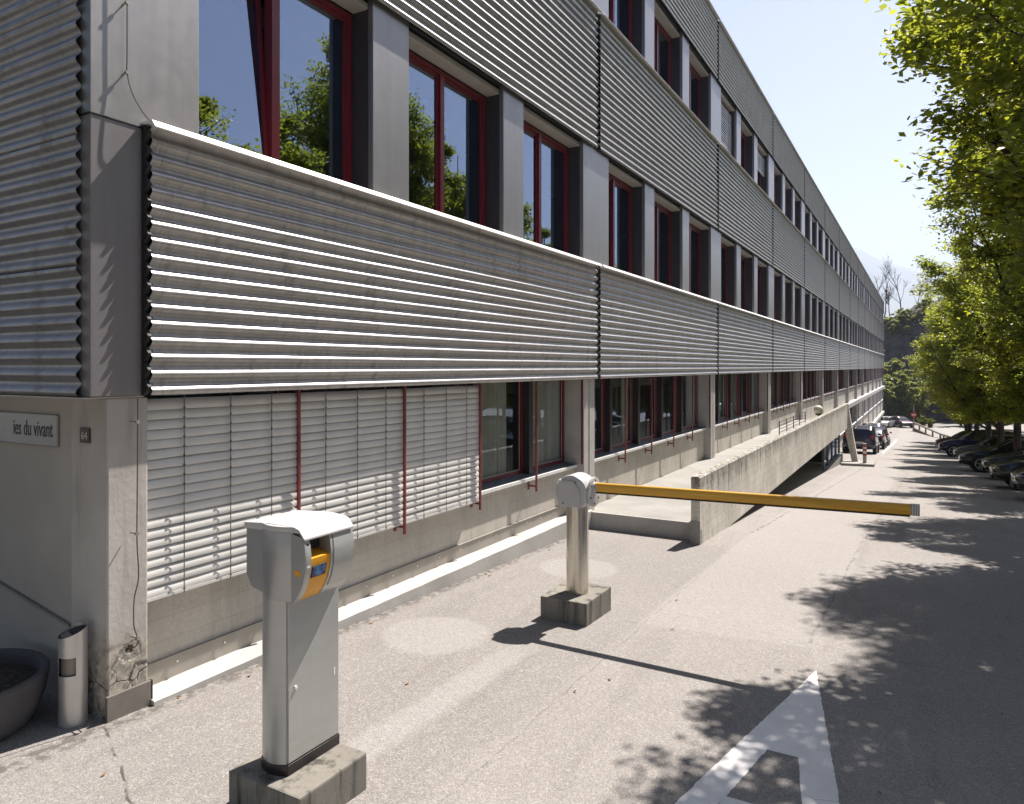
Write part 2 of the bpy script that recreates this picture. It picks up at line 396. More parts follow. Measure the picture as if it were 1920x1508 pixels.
# painted lettering on the lane
def road_paint():
    m = Mat('road_paint', 0.7, 0, 0.3); v = m.obj()
    f = m.ss(m.noise(35, v, 5, 0.7), 0.60, 0.72)
    col = m.mix(m.ss(m.noise(4, v, 4), 0.3, 0.7), (0.72, 0.705, 0.685), (0.80, 0.785, 0.765))
    col = m.mix(m.ma('MULTIPLY', f, 0.5), col, (0.34, 0.32, 0.30))
    ck = m.ss(m.voro(1.3, m.scale(v, (1.4, 1, 1)), 'DISTANCE_TO_EDGE'), 0.0, 0.006, 1, 0)
    ck = m.ma('MULTIPLY', ck, m.ss(m.noise(1.5, v, 2), .5, .6))
    col = m.mix(m.ma('MULTIPLY', ck, 0.7), col, (0.18, 0.17, 0.16))
    m.col(col); m.bump(m.noise(90, v, 3), 0.4, 0.003); return m.m
MT['paint'] = road_paint()
mb = MB(); rnd = random.Random(3)
def strip(fl, fr, y0, y1, st=0.03):
    n = int((y1-y0)/st); rows = []
    for i in range(n+1):
        y = y0 + (y1-y0)*i/n; j = lambda: rnd.uniform(-0.004, 0.004)
        rows.append(((fl(y)+j(), y), (fr(y)+j(), y)))
    for (a, b), (c, d) in zip(rows, rows[1:]):
        mb.add([(p[0], p[1], Z(p[1])+0.004) for p in (a, b, d, c)], [(0, 1, 2, 3)])
oL = lambda y: -0.757 - 0.175*(6.388-y); oR = lambda y: -0.757 + 0.18*(6.388-y)
iL = lambda y: -0.858 - 0.155*(4.80-y); iR = lambda y: -0.672 + 0.176*(4.80-y)
strip(oL, oR, 4.80, 6.388); strip(oL, iL, 2.6, 4.80); strip(iR, oR, 2.6, 4.80)
strip(lambda y: iL(y)+0.002, lambda y: iR(y)-0.002, 3.90, 4.13)
pm = mb.build('road_marking', MT['paint']); tag(pm, kind='structure')
mb = MB()
for i in range(28):
    y = 50 + i; mb.add([(-2.16,y,Z(y)+.006),(-2.04,y,Z(y)+.006),(-2.04,y+1,Z(y+1)+.006),(-2.16,y+1,Z(y+1)+.006)], [(0,1,2,3)])
tag(mb.build('parking_line', MT['paint']), kind='structure')

# ------------------------------------------------------------ the office building
BAY = 8.13; Y0 = 3.1; NB = 14; YE = Y0 + BAY*NB
B = thing('office_building', (-4.8, 2.8, 0), 'long three storey office building clad in corrugated aluminium with red framed windows', 'building')
BO = Vector(B.location)
def bpart(mb, name, mat, smooth=False, bevel=0, parent=None, angle=40):
    o = mb.build(name, mat, None, smooth, bevel, angle=angle)
    par = parent or B
    o.parent = par
    o.matrix_parent_inverse = Matrix.Translation(-BO) if par is B else Matrix.Identity(4)
    return o
def bdup(o, off):
    c = o.copy(); C.objects.link(c); c.parent = B; c.matrix_parent_inverse = o.matrix_parent_inverse.copy()
    c.location = Vector(o.location) + Vector(off)
    for ch in list(o.children):
        d = ch.copy(); C.objects.link(d); d.parent = c
    return c

PITCH = 0.1175; AMP = 0.0185
def corr_sheet(y0, y1, z0, z1, xc, ny=10, seed=0):
    rn = random.Random(seed); nz = int((z1-z0)/PITCH*14)
    mb = MB(); vs = []
    wob = [[rn.uniform(-1, 1)*0.0012 for _ in range(40)] for _ in range(ny+1)]
    for j in range(ny+1):
        y = y0 + (y1-y0)*j/ny
        for i in range(nz+1):
            z = z0 + (z1-z0)*i/nz
            s = math.sin(2*math.pi*(z-z0)/PITCH)
            s = math.copysign(abs(s)**0.92, s)
            vs.append((xc + AMP*s + wob[j][int(i/14) % 40], y, z))
    mb.add(vs, [(j*(nz+1)+i, (j+1)*(nz+1)+i, (j+1)*(nz+1)+i+1, j*(nz+1)+i+1) for j in range(ny) for i in range(nz)])
    return mb
BANDS = [(2.20, 4.10), (6.06, 8.34), (10.05, 11.62)]
XP = -4.715
for k, (z0, z1) in enumerate(BANDS):
    sheet = cap = zipper = None
    for n in range(NB):
        yn = Y0 + BAY*n
        if n < 2 or sheet is None:
            s = bpart(corr_sheet(yn+0.03, yn+BAY-0.09, z0, z1, XP, seed=k*7+n), 'corrugated_panel', MT['corr'], True, angle=60)
            c = MB().prism([(-4.86, z1+.004), (-4.86, z1+.026), (-4.655, z1+.022), (-4.618, z1-.026), (-4.626, z1-.034), (-4.70, z1+.004)], 'y', yn+0.0, yn+BAY-0.085)
            c = bpart(c, 'coping', MT['cap'], bevel=0.0015)
            e = MB()
            nz = int((z1-z0)/PITCH*2)
            poly = [(-4.768, z0)] + [(XP + 0.026*(1 if i % 2 else -1) - 0.002, z0 + (z1-z0)*i/nz) for i in range(nz+1)] + [(-4.768, z1)]
            e.prism(poly, 'y', yn+BAY-0.085, yn+BAY-0.065)
            e = bpart(e, 'joint_profile', 'dark')
            e2 = bpart(MB().prism(poly, 'y', yn-0.004, yn+0.024), 'joint_profile', 'dark')
            if n == 1: sheet, cap, zipper, zip2 = s, c, e, e2
        else:
            bdup(sheet, (0, BAY*(n-1), 0)); bdup(cap, (0, BAY*(n-1), 0)); bdup(zipper, (0, BAY*(n-1), 0)); bdup(zip2, (0, BAY*(n-1), 0))
    # backing wall behind the sheets
    bpart(MB().box(-5.9, -4.79, 3.155, YE, z0+0.03, z1-0.002), 'spandrel_backing', 'dark')
bpart(MB().box(-24, -4.87, 3.3, YE-0.02, 11.625, 11.74), 'roof', 'dark')
# core: far wall and floors of the rooms
bpart(MB().box(-24, -9.5, 3.3, YE-0.02, -7, 11.6).box(-9.5, -5.9, 3.5, YE-0.02, 5.9, 6.2).box(-9.5, -5.9, 3.5, YE-0.02, 10.0, 10.2).box(-9.5,-5.9,3.5,YE-.02,1.95,2.24)
      .box(-9.5,-5.9,3.5,YE-.02,3.9,4.0).box(-9.5,-5.9,3.5,YE-.02,8.1,8.2).box(-9.5,-5.3,3.5,YE-.02,-0.3,-0.02), 'interior', 'inside')
mb = MB()
for n in range(NB):
    for q in (0, 0.5):
        if n+q > 0: mb.box(-9.5, -6.0, Y0+BAY*(n+q)-0.06, Y0+BAY*(n+q)+0.06, -0.02, 11.0)
bpart(mb, 'partition', 'inside')
# ceiling lamps seen through the glass (unlit white battens)
mb = MB()
for n in range(NB):
    for q in (1.6, 4.2, 6.6):
        for zz in (5.86, 9.96): mb.box(-8.6, -6.4, Y0+BAY*n+q-0.05, Y0+BAY*n+q+0.05, zz-0.07, zz)
bpart(mb, 'ceiling_lamp', 'whitemetal')

# upper storeys: pilasters, windows
PIL = [(2.45, 3.03), (5.03, 5.58), (7.59, 8.68)]
WIN = [(0.46, 2.45), (3.03, 5.03), (5.58, 7.59)]
STO = [(4.08, 6.10), (8.32, 10.10)]
XG = -5.06
def make_window(yn, a, b, z0, z1, ajar=False):
    y0, y1 = yn+a, yn+b; top = z1-0.125
    f = MB(); ww = 0.055
    f.box(XG-0.05, XG+0.03, y0+0.0, y0+ww, z0, top).box(XG-0.05, XG+0.03, y1-ww-0.02, y1-0.02, z0, top)
    f.box(XG-0.05, XG+0.03, y0+ww, y1-ww-0.02, top-ww, top).box(XG-0.05, XG+0.03, y0+ww, y1-ww-0.02, z0, z0+ww)
    m = (y0+y1)/2-0.03
    f.box(XG-0.05, XG+0.045, m-0.04, m+0.04, z0+ww, top-ww)
    o = bpart(f, 'window', 'red', bevel=0.004)
    for i, (p, q) in enumerate(((y0+ww, m-0.04), (m+0.04, y1-ww-0.02))):
        zb, zt = z0+ww, top-ww
        sash = MB()
        for bx in ((p+.003,p+.04),(q-.04,q-.003)): sash.box(XG-0.045, XG+0.012, bx[0], bx[1], zb+.003, zt-.003)
        sash.box(XG-0.045, XG+0.012, p+.04, q-.04, zb+.003, zb+.04).box(XG-0.045, XG+0.012, p+.04, q-.04, zt-.04, zt-.003)
        so = sash.build('sash', MT['red'], o)
        pg = MB().box(XG-0.012, XG-0.004, p+.038, q-.038, zb+.038, zt-.038).build('pane', MT['glass'], o)
        if ajar and i == 0:
            for ob in (so, pg):      # tilted inwards about its lower rail
                A = Matrix.Translation((XG, 0, zb)) @ Matrix.Rotation(R(-4.2), 4, 'Y') @ Matrix.Translation((-XG, 0, -zb))
                ob.data.transform(A)
    return o
def blindbox(yn, a, b, z1):
    return bpart(MB().box(-5.02, -4.83, yn+a+0.005, yn+b-0.005, z1-0.115, z1-0.05), 'blind_box', 'box', bevel=0.004)
wproto = {}; pproto = {}; bxproto = {}
for k, (z0, z1) in enumerate(STO):
    for n in range(NB):
        yn = Y0 + BAY*n; off = (0, BAY*(n-1), 0)
        for j in range(3):
            if n == 0:
                make_window(yn, WIN[j][0], WIN[j][1], z0, z1, ajar=(k == 0 and j == 0)); blindbox(yn, *WIN[j], z1)
            elif n == 1:
                wproto[k, j] = make_window(yn, *WIN[j], z0, z1); bxproto[k, j] = blindbox(yn, *WIN[j], z1)
            else: bdup(wproto[k, j], off); bdup(bxproto[k, j], off)
            a, b = PIL[j]
            if n <= 1:
                p = MB().box(-5.055, -4.768, yn+a, yn+b, z0, z1)
                o = bpart(p, 'pilaster', MT['clad'], bevel=0.006)
                r = MB().box(-5.12, -4.83, yn+a-0.012, yn+a-0.001, z0, z1).build('reveal', MT['reveal'], o)
                if n == 1: pproto[k, j] = o
            else:
                if n == NB-1 and j == 2: continue
                bdup(pproto[k, j], off)
    p = bpart(MB().box(-5.055, -4.768, 2.735, Y0+WIN[0][0], z0, z1), 'pilaster', MT['clad'], bevel=0.006)
    bpart(MB().box(-5.3, -5.10, 2.8, YE, z0-0.1, z0+0.003), 'window_board', 'reveal')
# end pilaster of the facade and far end wall
bpart(MB().box(-24, -4.80, YE-0.02, YE+0.15, -7, 11.6), 'gable_wall', MT['clad'])

# blinds on the top floor
def make_blind(y0, y1, ztop, zbot, x, pitch, tilt, wslat, seed=0, ntapes=3, name='blind'):
    rn = random.Random(seed); mb = MB(); n = int((ztop-zbot-0.04)/pitch)
    for i in range(n):
        z = ztop - 0.03 - pitch*(i+0.5)
        tl = tilt(i/n) + rn.uniform(-2.5, 2.5); ca, sa = math.cos(R(tl)), math.sin(R(tl))
        sg = 10; vs = []; m = 6
        sag = rn.uniform(-0.003, 0.003)
        for j in range(sg+1):
            y = y0 + (y1-y0)*j/sg
            for q in range(m+1):
                t = (q/m - 0.5)*wslat; bow = 0.012*(1-(2*q/m-1)**2)
                # t runs down the slat; outward bow
                vs.append((x + t*ca + bow*sa, y, z - t*sa + bow*ca + sag*math.sin(j*0.9+i)))
        mb.add(vs, [(j*(m+1)+q, (j+1)*(m+1)+q, (j+1)*(m+1)+q+1, j*(m+1)+q+1) for j in range(sg) for q in range(m)])
    o = bpart(mb, name, 'blind', True, angle=70)
    bb = MB().box(x-0.03, x+0.02, y0, y1, zbot, zbot+0.022).build('bottom_rail', MT['blind'], o)
    for t in [(k+0.5)/ntapes*(0.86)+0.07 for k in range(ntapes)]:
        y = y0 + (y1-y0)*t
        c = MB().box(x+0.038, x+0.041, y-0.004, y+0.004, zbot, ztop)
        for i in range(n):
            z = ztop - 0.03 - pitch*(i+0.95); c.box(x+0.041, x+0.047, y-0.012, y+0.007, z-0.006, z+0.006)
        c.build('cord', MT['cord'], o)
    return o
yn = Y0 + 2*BAY
make_blind(yn+WIN[0][0]+.02, yn+WIN[0][1]-.03, 9.9, 8.36, -4.93, 0.072, lambda t: 68, 0.085, 5)
make_blind(yn+WIN[2][0]+.02, yn+WIN[2][1]-.03, 9.9, 9.25, -4.93, 0.072, lambda t: 68, 0.085, 6)

# ground floor
def ground_bay(n):
    yn = Y0 + BAY*n; o = []
    x = -5.15; z0, z1 = 0.83, 2.26
    fr = MB(); fr.box(x-.03, x+.03, yn+.06, yn+7.62, z1-.06, z1).box(x-.03, x+.03, yn+.06, yn+7.62, z0, z0+.05)
    PY = [yn+.06] + [yn+q_+(.42 if n == 0 else 0) for q_ in (1.27, 2.79, 4.31, 5.83)] + [yn+7.62]
    for i in range(6):
        y = PY[i]
        if i == 0: fr.box(x-.03, x+.03, y, y+.05, z0+.05, z1-.06)
        elif i == 5: fr.box(x-.03, x+.03, y-.05, y, z0+.05, z1-.06)
        else: fr.box(x-.03, x+.035, y-.11, y-.06, z0+.05, z1-.06).box(x-.03, x+.035, y+.06, y+.11, z0+.05, z1-.06)
    w = bpart(fr, 'window_band', 'red', bevel=0.003); o.append(w)
    for i in range(5):
        a = PY[i] + (.05 if i == 0 else .11); b = PY[i+1] - (.05 if i == 4 else .11)
        MB().box(x-.008, x, a-.002, b+.002, z0+.048, z1-.058).build('pane', MT['glass_low'], w)
        # pale inner gasket
        gk = MB().box(x, x+.006, a, a+.012, z0+.05, z1-.06).box(x, x+.006, b-.012, b, z0+.05, z1-.06).box(x, x+.006, a, b, z0+.05, z0+.066)
        gk.build('gasket', MT['box'], w)
    for i in (1, 2, 3, 4):
        y = PY[i]; MB().box(x-.04, x+.14, y-.058, y+.058, z0, z1).build('post', MT['post'], w)
    o.append(bpart(MB().box(-4.82, -4.797, yn+7.622, yn+7.647, .81, 2.2), 'red_strip', 'red'))
    # sill: sloping tray with grooves and a pale front lip
    sl = MB()
    for i in range(6):
        xa = -5.13 + i*0.036; sl.box(xa, xa+0.031, yn+.0, yn+7.645, .79-.004*i, .829-.006*i)
    sl.box(-5.13,-4.92, yn+.0, yn+7.645, .765, .785)
    o.append(bpart(sl, 'sill', 'sill'))
    o.append(bpart(MB().box(-4.917, -4.893, yn+.0, yn+7.645, .755, .803), 'sill_lip', 'whitemetal', bevel=0.003))
    if n >= 1: o.append(bpart(MB().box(-5.25, -4.962, yn+.0, yn+7.645, -.32, .764), 'parapet_wall', 'conc'))
    return o
gb1 = None
for n in range(NB):
    yn = Y0+BAY*n
    if n <= 1:
        g_ = ground_bay(n)
        if n == 1: gb1 = g_
    else:
        for o in gb1: bdup(o, (0, BAY*(n-1), 0))
    # column
    if n < NB-1:
        zb = Z(yn+7.9)-.2 if n > 3 else -.3
        cm = MB().box(-5.25, -4.785, yn+7.65, yn+8.10, zb, 2.2)
        col = bpart(cm, 'column', 'column', bevel=0.012)
        MB().box(-4.7845, -4.777, yn+7.86, yn+7.885, zb, 2.2).build('groove_strip', MT['box'], col)
    # guide rods
    for i in range(4):
        y = yn + 1.52*(i+1) - (0.01 if i else 0)
        rd = MB().box(-4.838, -4.815, y-.013, y+.013, .60, 2.22)
        rd.box(-4.961, -4.838, y-.006, y+.006, .665, .69).box(-4.961,-4.947,y-.02,y+.02,.62,.74)
        bpart(rd, 'guide_rod', 'rod')
# bay 0 foot: wall, flashing, ledge
bpart(MB().box(-5.25, -4.962, 3.15, Y0+BAY-.38, -.4, .764), 'parapet_wall', 'conc')
fl = MB().box(-4.961, -4.947, 3.156, Y0+7.645, -.1, .20).box(-4.961,-4.937,3.156,Y0+7.645,.2,.208)
flo = bpart(fl, 'flashing', 'flash')
for i in range(17): MB().disc((-4.946, 3.5+.43*i, .15), .008, (1, 0, 0), 8, .006).build('screw', MT['whitemetal'], flo)
ld = MB(); ny = 40
rn = random.Random(2)
vs = []
for i in range(ny+1):
    y = 3.16 + (10.98-3.16)*i/ny; jz = rn.uniform(-.003, .003); jx = rn.uniform(-.004, .004)
    vs += [(-4.95, y, -.4), (-4.95, y, .042+jz), (-4.735+jx, y, .030+jz), (-4.725+jx, y, .022+jz), (-4.725+jx, y, -.4)]
ld.add(vs, [(i*5+q, i*5+q+1, (i+1)*5+q+1, (i+1)*5+q) for i in range(ny) for q in range(4)] + [(0,1,2,3,4)])
bpart(ld, 'footing_ledge', 'conc_kerb', True)
# lowered blinds in bay 0
tl = lambda t: 73 if t < 0.55 else 73 - 2*(t-0.55)/0.45
for i, (a, b) in enumerate(((3.165, 4.625), (4.635, 6.145), (6.155, 7.668))):
    make_blind(a, b, 2.19, .70, -4.868, 0.0715, tl, 0.084, 20+i)
# curtains
cu = MB(); vs = []
for a_, b_ in ((7.70, 8.95), (9.40, 10.68), (12.5, 12.75), (13.6, 13.9), (18.2, 18.8)):
    k0 = len(cu.v); nn_ = int((b_-a_)/.012)
    for i in range(nn_+1):
        y = a_ + (b_-a_)*i/nn_; xx = -5.225 + .035*math.sin(y*70+1.5*math.sin(y*9)); cu.v += [(xx, y, .84), (xx, y, 2.24)]
    cu.f += [(k0+2*i, k0+2*i+2, k0+2*i+3, k0+2*i+1) for i in range(nn_)]
bpart(cu, 'curtain', 'curtain', True)
cu = MB(); vs = []; N = 320
for i in range(N+1):
    y = 20 + i*(NB*BAY*0.33)/N; xx = -5.30 + 0.035*math.sin(y*38+1.5*math.sin(y*5)) ; vs += [(xx, y, .3), (xx, y, 2.2)]
cu.add(vs, [(2*i, 2*i+2, 2*i+3, 2*i+1) for i in range(N) if not (0.22 < ((i/N*37.5+0.6) % 4.1)/4.1 < 0.55)])
bpart(cu, 'curtain', 'curtain', True)
# corner: column, end wall, metal corner above
cc = MB().box(-5.22, -4.785, 2.86, 3.155, -.05, 2.185)
cornercol = bpart(cc, 'corner_column', 'conc_corner', bevel=0.012)
bpart(MB().box(-4.784, -4.758, 2.845, 3.175, -.06, .17).box(-4.80,-4.758,3.16,3.175,-.06,.17), 'flashing', 'flash_dark', bevel=0.002)
bpart(MB().box(-14, -5.221, 2.89, 3.3, -.1, 2.19), 'end_wall', 'wallpaint')
bpart(MB().box(-5.30, -4.765, 2.735, 3.095, 2.2, 4.075), 'corner_fascia', 'fascia', bevel=0.004)
bpart(MB().box(-5.30, -4.76, 2.728, 3.09, 4.078, 4.086), 'corner_trim', 'dark')
bpart(MB().box(-14, -4.78, 2.70, 3.12, 2.186, 2.196), 'drip_tray', 'box')
# end wall corrugated cladding (faces the camera side)
def end_sheet(z0, z1, seed):
    mb = corr_sheet(4.865, 14.0, z0, z1, 0.0, 6, seed)
    mb.v = [(-y, 2.715 - x, z) for x, y, z in mb.v]
    return mb
for i, (z0, z1) in enumerate(((2.20, 3.068), (3.074, 3.94), (3.946, 4.82), (4.826, 5.7), (5.706, 6.58))):
    bpart(end_sheet(z0, z1, 50+i), 'corrugated_panel', MT['corr'], True, angle=60)
bpart(MB().box(-14, -4.83, 2.755, 3.1, 2.2, 11.6), 'end_backing', 'dark')
bpart(MB().box(-14, -4.862, 2.70, 2.75, 6.6, 11.6), 'end_cladding', 'corr')

# lower storeys beyond the walkway
def low_bay(n):
    yn = Y0+BAY*n; o = []
    zb = Z(yn+4)-.6
    o.append(bpart(MB().box(-5.1, -4.60, yn-.03, yn+BAY-.03, -.66, -.33), 'cornice', 'column'))
    if zb < -1.0:
        if zb < -2.4:
            o.append(bpart(MB().box(-5.2, -4.88, yn, yn+7.645, max(zb, -3.9), -2.3), 'parapet_wall', 'conc'))
            o.append(bpart(MB().box(-5.2, -4.80, yn, yn+7.645, -2.3, -2.24), 'sill_lip', 'whitemetal'))
        if zb < -4.3:
            o.append(bpart(MB().box(-5.1, -4.62, yn-.03, yn+BAY-.03, -4.24, -3.9), 'cornice', 'column'))
            o.append(bpart(MB().box(-5.2, -4.9, yn, yn+7.645, zb, -5.0), 'parapet_wall', 'conc'))
        fr = MB()
        for i in range(5):
            y = yn+.06+1.7*i; fr.box(-5.2, -5.14, y, y+.08, max(zb, -2.3), -.66)
            if zb < -5: fr.box(-5.2, -5.14, y, y+.08, -5.0, -4.24)
        w = bpart(fr, 'window_band', 'red')
        MB().box(-5.18, -5.17, yn, yn+7.6, max(zb, -2.3), -.66).build('pane', MT['glass_low'], w)
        if zb < -5: MB().box(-5.18, -5.17, yn, yn+7.6, -5.0, -4.24).build('pane', MT['glass_low'], w)
    return o
for n in range(4, NB): low_bay(n)
# blank infill where the basement is windowless towards the far end
mb = MB()
for n in range(8, NB): mb.box(-5.15, -4.93, Y0+BAY*n+.1, Y0+BAY*n+2.2, -2.3, -.66).box(-5.15,-4.93,Y0+BAY*n+4.4,Y0+BAY*n+7.6,-2.3,-.66)
bpart(mb, 'blind_panel', 'column')

# ------------------------------------------------------------ raised walkway with parapet
W = thing('raised_walkway', (-3.9, 10.9, -.3), 'raised concrete walkway with stained board-marked parapet running along the ground floor', 'walkway')
WO = Vector(W.location)
def wpart(mb, name, mat, bevel=0, smooth=False):
    o = mb.build(name, mat, W, smooth, bevel); o.matrix_parent_inverse = Matrix.Translation(-WO); return o
wpart(MB().box(-4.955, -2.998, 10.97, 35.0, -.30, -.012), 'floor_slab', 'conc_floor')
wpart(MB().box(-4.75, -2.998, 10.93, 10.968, -.5, .008), 'edge_kerb', 'conc_kerb', 0.004)
pp = MB(); vs = []; n = 60; rn = random.Random(9)
for i in range(n+1):
    y = 10.65 + (35.2-10.65)*i/n; a, b = rn.uniform(-.0015, .0015), rn.uniform(-.003, .003)
    vs += [(-2.995, y, -.33), (-2.995, y, .745), (-2.98, y, .76+a), (-2.885, y, .765+a), (-2.862+b*.5, y, .742), (-2.86, y, -.33)]
pp.add(vs, [(i*6+q, i*6+(q+1) % 6, (i+1)*6+(q+1) % 6, (i+1)*6+q) for i in range(n) for q in range(6)] + [(0,1,2,3,4,5), tuple(range(n*6+5, n*6-1, -1))])
wpart(pp, 'parapet', 'conc_par')
wpart(MB().box(-2.862, -2.855, 10.65, 10.75, -.45, -.02).box(-3.002,-2.855,10.63,10.649,-.45,.10), 'end_plinth', 'conc_floor')
fin = MB().prism([(-3.0, -.33), (-2.86, .76), (-2.62, -.8), (-2.38, -2.2), (-2.62, -2.2), (-2.86, -1.0)], 'y', 35.2, 35.55)
wpart(fin, 'leaning_buttress', 'conc_par')
wpart(MB().box(-4.96, -4.86, 11, 35.3, -2.6, -.31), 'under_wall', 'underpass_shade')
wpart(MB().box(-4.85, -3.26, 35.02, 35.18, -2.6, -.31), 'under_end_wall', 'underpass_shade')  # added to close the underpass and keep it dark
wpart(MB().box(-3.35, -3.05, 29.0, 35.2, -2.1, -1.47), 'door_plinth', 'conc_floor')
dr = MB()
for y in (29.05, 30.5, 32.0, 33.5, 35.0): dr.box(-3.24, -3.16, y, y+.07, -1.75, -.33)
dr.box(-3.24, -3.16, 29.05, 35.07, -1.50, -1.44).box(-3.24,-3.16,29.05,35.07,-.40,-.33)
d = wpart(dr, 'glazed_door', 'door_frame'); d['label'] = 'dark glazed door screen under the walkway'
o = MB().box(-3.21, -3.20, 29.1, 35.0, -1.45, -.4).build('pane', MT['glass_low'], d)
o = MB().disc((-3.15, 33.35, -.95), .035, (1, 0, 0), 12, .05).build('handle', MT['whitemetal'], d)

# globe lamp and railing on the walkway
def sphere(mb, c, r, n=20, m=12, f=None):
    vs = []
    for j in range(m+1):
        ph = math.pi*j/m
        for i in range(n):
            t = 2*math.pi*i/n; p = [c[0]+r*math.sin(ph)*math.cos(t), c[1]+r*math.sin(ph)*math.sin(t), c[2]+r*math.cos(ph)]
            vs.append(tuple(f(p)) if f else tuple(p))
    mb.add(vs, [(j*n+i, j*n+(i+1) % n, (j+1)*n+(i+1) % n, (j+1)*n+i) for j in range(m) for i in range(n)]); return mb
L = thing('globe_lamp', (-3.35, 29.0, -.012), 'cream globe lamp on a short dark post on the walkway', 'lamp')
MB().tube([(0,0,0),(0,0,.62)], .03, 10).build('post', MT['post'], L, True)
MB().lathe([(.0,.60),(.10,.60),(.12,.66),(.0,.66)], 0, 0, 16).build('collar', MT['post'], L, True)
sphere(MB(), (0, 0, .80), .165).build('globe', plain('cream_globe', (0.72, 0.68, 0.52), 0.35), L, True)
Rl = thing('bike_rack', (-4.3, 29.5, -.012), 'low dark metal bike rack behind the globe lamp', 'bike rack')
mb = MB()
for z in (.12, .24, .36, .48): mb.tube([(0, -3.2, z), (0, 3.2, z)], .012, 6)
mb.build('rails', MT['post'], Rl)
mb = MB()
for y in (-3.2, -1.6, 0, 1.6, 3.2): mb.tube([(0, y, 0), (0, y, .52)], .018, 6)
mb.build('uprights', MT['post'], Rl)

# ------------------------------------------------------------ lightning conductor cables
def cable(pts, label, clips):
    o = thing('conductor_cable', pts[0], label, 'cable'); P0 = Vector(pts[0])
    # smooth
    P = [Vector(p)-P0 for p in pts]; q = []
    for i in range(len(P)-1):
        a = P[max(i-1, 0)]; b = P[i]; c = P[i+1]; d = P[min(i+2, len(P)-1)]
        for k in range(6):
            t = k/6; q.append(0.5*((2*b)+(c-a)*t+(2*a-5*b+4*c-d)*t*t+(3*b-a-3*c+d)*t**3))
    q.append(P[-1])
    MB().tube(q, .0045, 6).build('wire', plain('cable_brown', (0.10, 0.075, 0.065), 0.5, 0.4), o, True)
    for (x, y, z) in clips:
        MB().tube([(x-P0.x-.0, y-P0.y, z-P0.z), (x-P0.x-.075, y-P0.y, z-P0.z)], .006, 6).disc((x-P0.x-.012, y-P0.y, z-P0.z), .014, (1, 0, 0), 8, .02).build('clip', MT['flash'], o)
    return o
cable([(-4.695,3.02,2.19),(-4.695,3.02,2.0),(-4.70,3.02,1.5),(-4.695,3.015,1.2),(-4.70,3.03,.95),(-4.71,3.005,.8),(-4.705,3.0,.62),(-4.69,3.02,.52),(-4.71,3.012,.47),(-4.785,3.005,.445)],
      'thin brown lightning cable clipped down the concrete corner column', [(-4.695,3.02,2.02),(-4.695,3.015,1.25),(-4.69,3.02,.53)])
cable([(-4.735,2.97,7.0),(-4.735,2.97,5.5),(-4.735,2.97,4.6),(-4.735,2.97,4.42),(-4.72,3.0,4.28),(-4.70,3.07,4.16),(-4.70,3.13,4.12)],
      'thin grey lightning cable down the metal corner pilaster above the coping', [(-4.735,2.97,4.42),(-4.735,2.97,4.9),(-4.735,2.97,5.6)])

# ------------------------------------------------------------ signs on the end wall
s = thing('wall_sign', (-5.9, 2.885, 1.935), 'grey rectangular wall sign with dark lettering on the beige end wall', 'sign')
MB().box(-.95, .487, -.018, 0, -.117, .117).build('board', plain('sign_grey', (0.30, 0.31, 0.31), 0.35, 0.3), s, bevel=0.008)
text_obj('ies du vivant', 0.165, plain('sign_ink', (0.02, 0.02, 0.022), 0.5), s, (.435, -.0185, -.045), (R(90), 0, 0), 'RIGHT', xs=0.66, bold=0.001)
s = thing('house_number_plate', (-5.03, 2.858, 1.925), 'small dark brown house number plate reading 64 on the corner', 'sign')
MB().box(-.058, .058, -.012, 0, -.052, .052).build('plate', plain('plate_brown', (0.045, 0.03, 0.02), 0.4), s, bevel=0.004)
text_obj('64', 0.075, plain('numeral', (0.55, 0.52, 0.46), 0.5), s, (0, -.0125, -.026), (R(90), 0, 0), 'CENTER', bold=0.0003)

# conduit on the end wall
o = MB().tube([(-7.5, 2.87, .93), (-5.25, 2.87, .56)], .009, 6).build('wall_conduit', 'flash_dark'); tag(o, 'thin sloping metal conduit on the beige end wall above the planter', 'conduit')

# ------------------------------------------------------------ ashtray bin and planter
bz = 0.005
s = thing('ashtray_bin', (-4.965, 2.735, bz), 'slim brushed metal ashtray bin with slanted dark top beside the corner', 'bin')
mb = MB(); n = 40; zs = [0, .02] + [.02+.02*i for i in range(1, 28)] + [.64]
vs = []
for z in zs:
    for i in range(n):
        t = 2*math.pi*i/n; x, y = .086*math.cos(t), .086*math.sin(t)
        zz = z if z < .6 else .62 + .35*y + 0.1*x
        vs.append((x, y, zz))
fs = []
for j in range(len(zs)-1):
    for i in range(n):
        a = (i+.5)*360/n
        if .34 < (zs[j]+zs[j+1])/2 < .47 and 262 < a < 345: continue
        fs.append((j*n+i, j*n+(i+1) % n, (j+1)*n+(i+1) % n, (j+1)*n+i))
mb.add(vs, fs); mb.build('shell', metal_mat('bin_steel', (0.60, 0.58, 0.55), 0.4, 0.6, 0.04), s, True)
mb = MB(); mb.tube([(0,0,.01),(0,0,.60)], .070, 24).build('inner_bucket', MT['flash_dark'], s, True)
mb = MB(); mb.add([(.078*math.cos(t), .078*math.sin(t), .605+.35*.078*math.sin(t)+.1*.078*math.cos(t)) for t in [2*math.pi*i/24 for i in range(24)]], [tuple(range(24))])
mb.build('ash_tray', MT['dark'], s)
s = thing('round_planter', (-5.48, 2.28, .02), 'large round dark concrete planter with bare soil against the end wall', 'planter')
MB().lathe([(.40,0),(.44,.05),(.49,.18),(.51,.30),(.512,.33),(.50,.345),(.475,.345),(.462,.33),(.45,.24)], 0, 0, 56).build('bowl', concrete('planter_fibre', (0.10, 0.095, 0.10), 0.25), s, True)
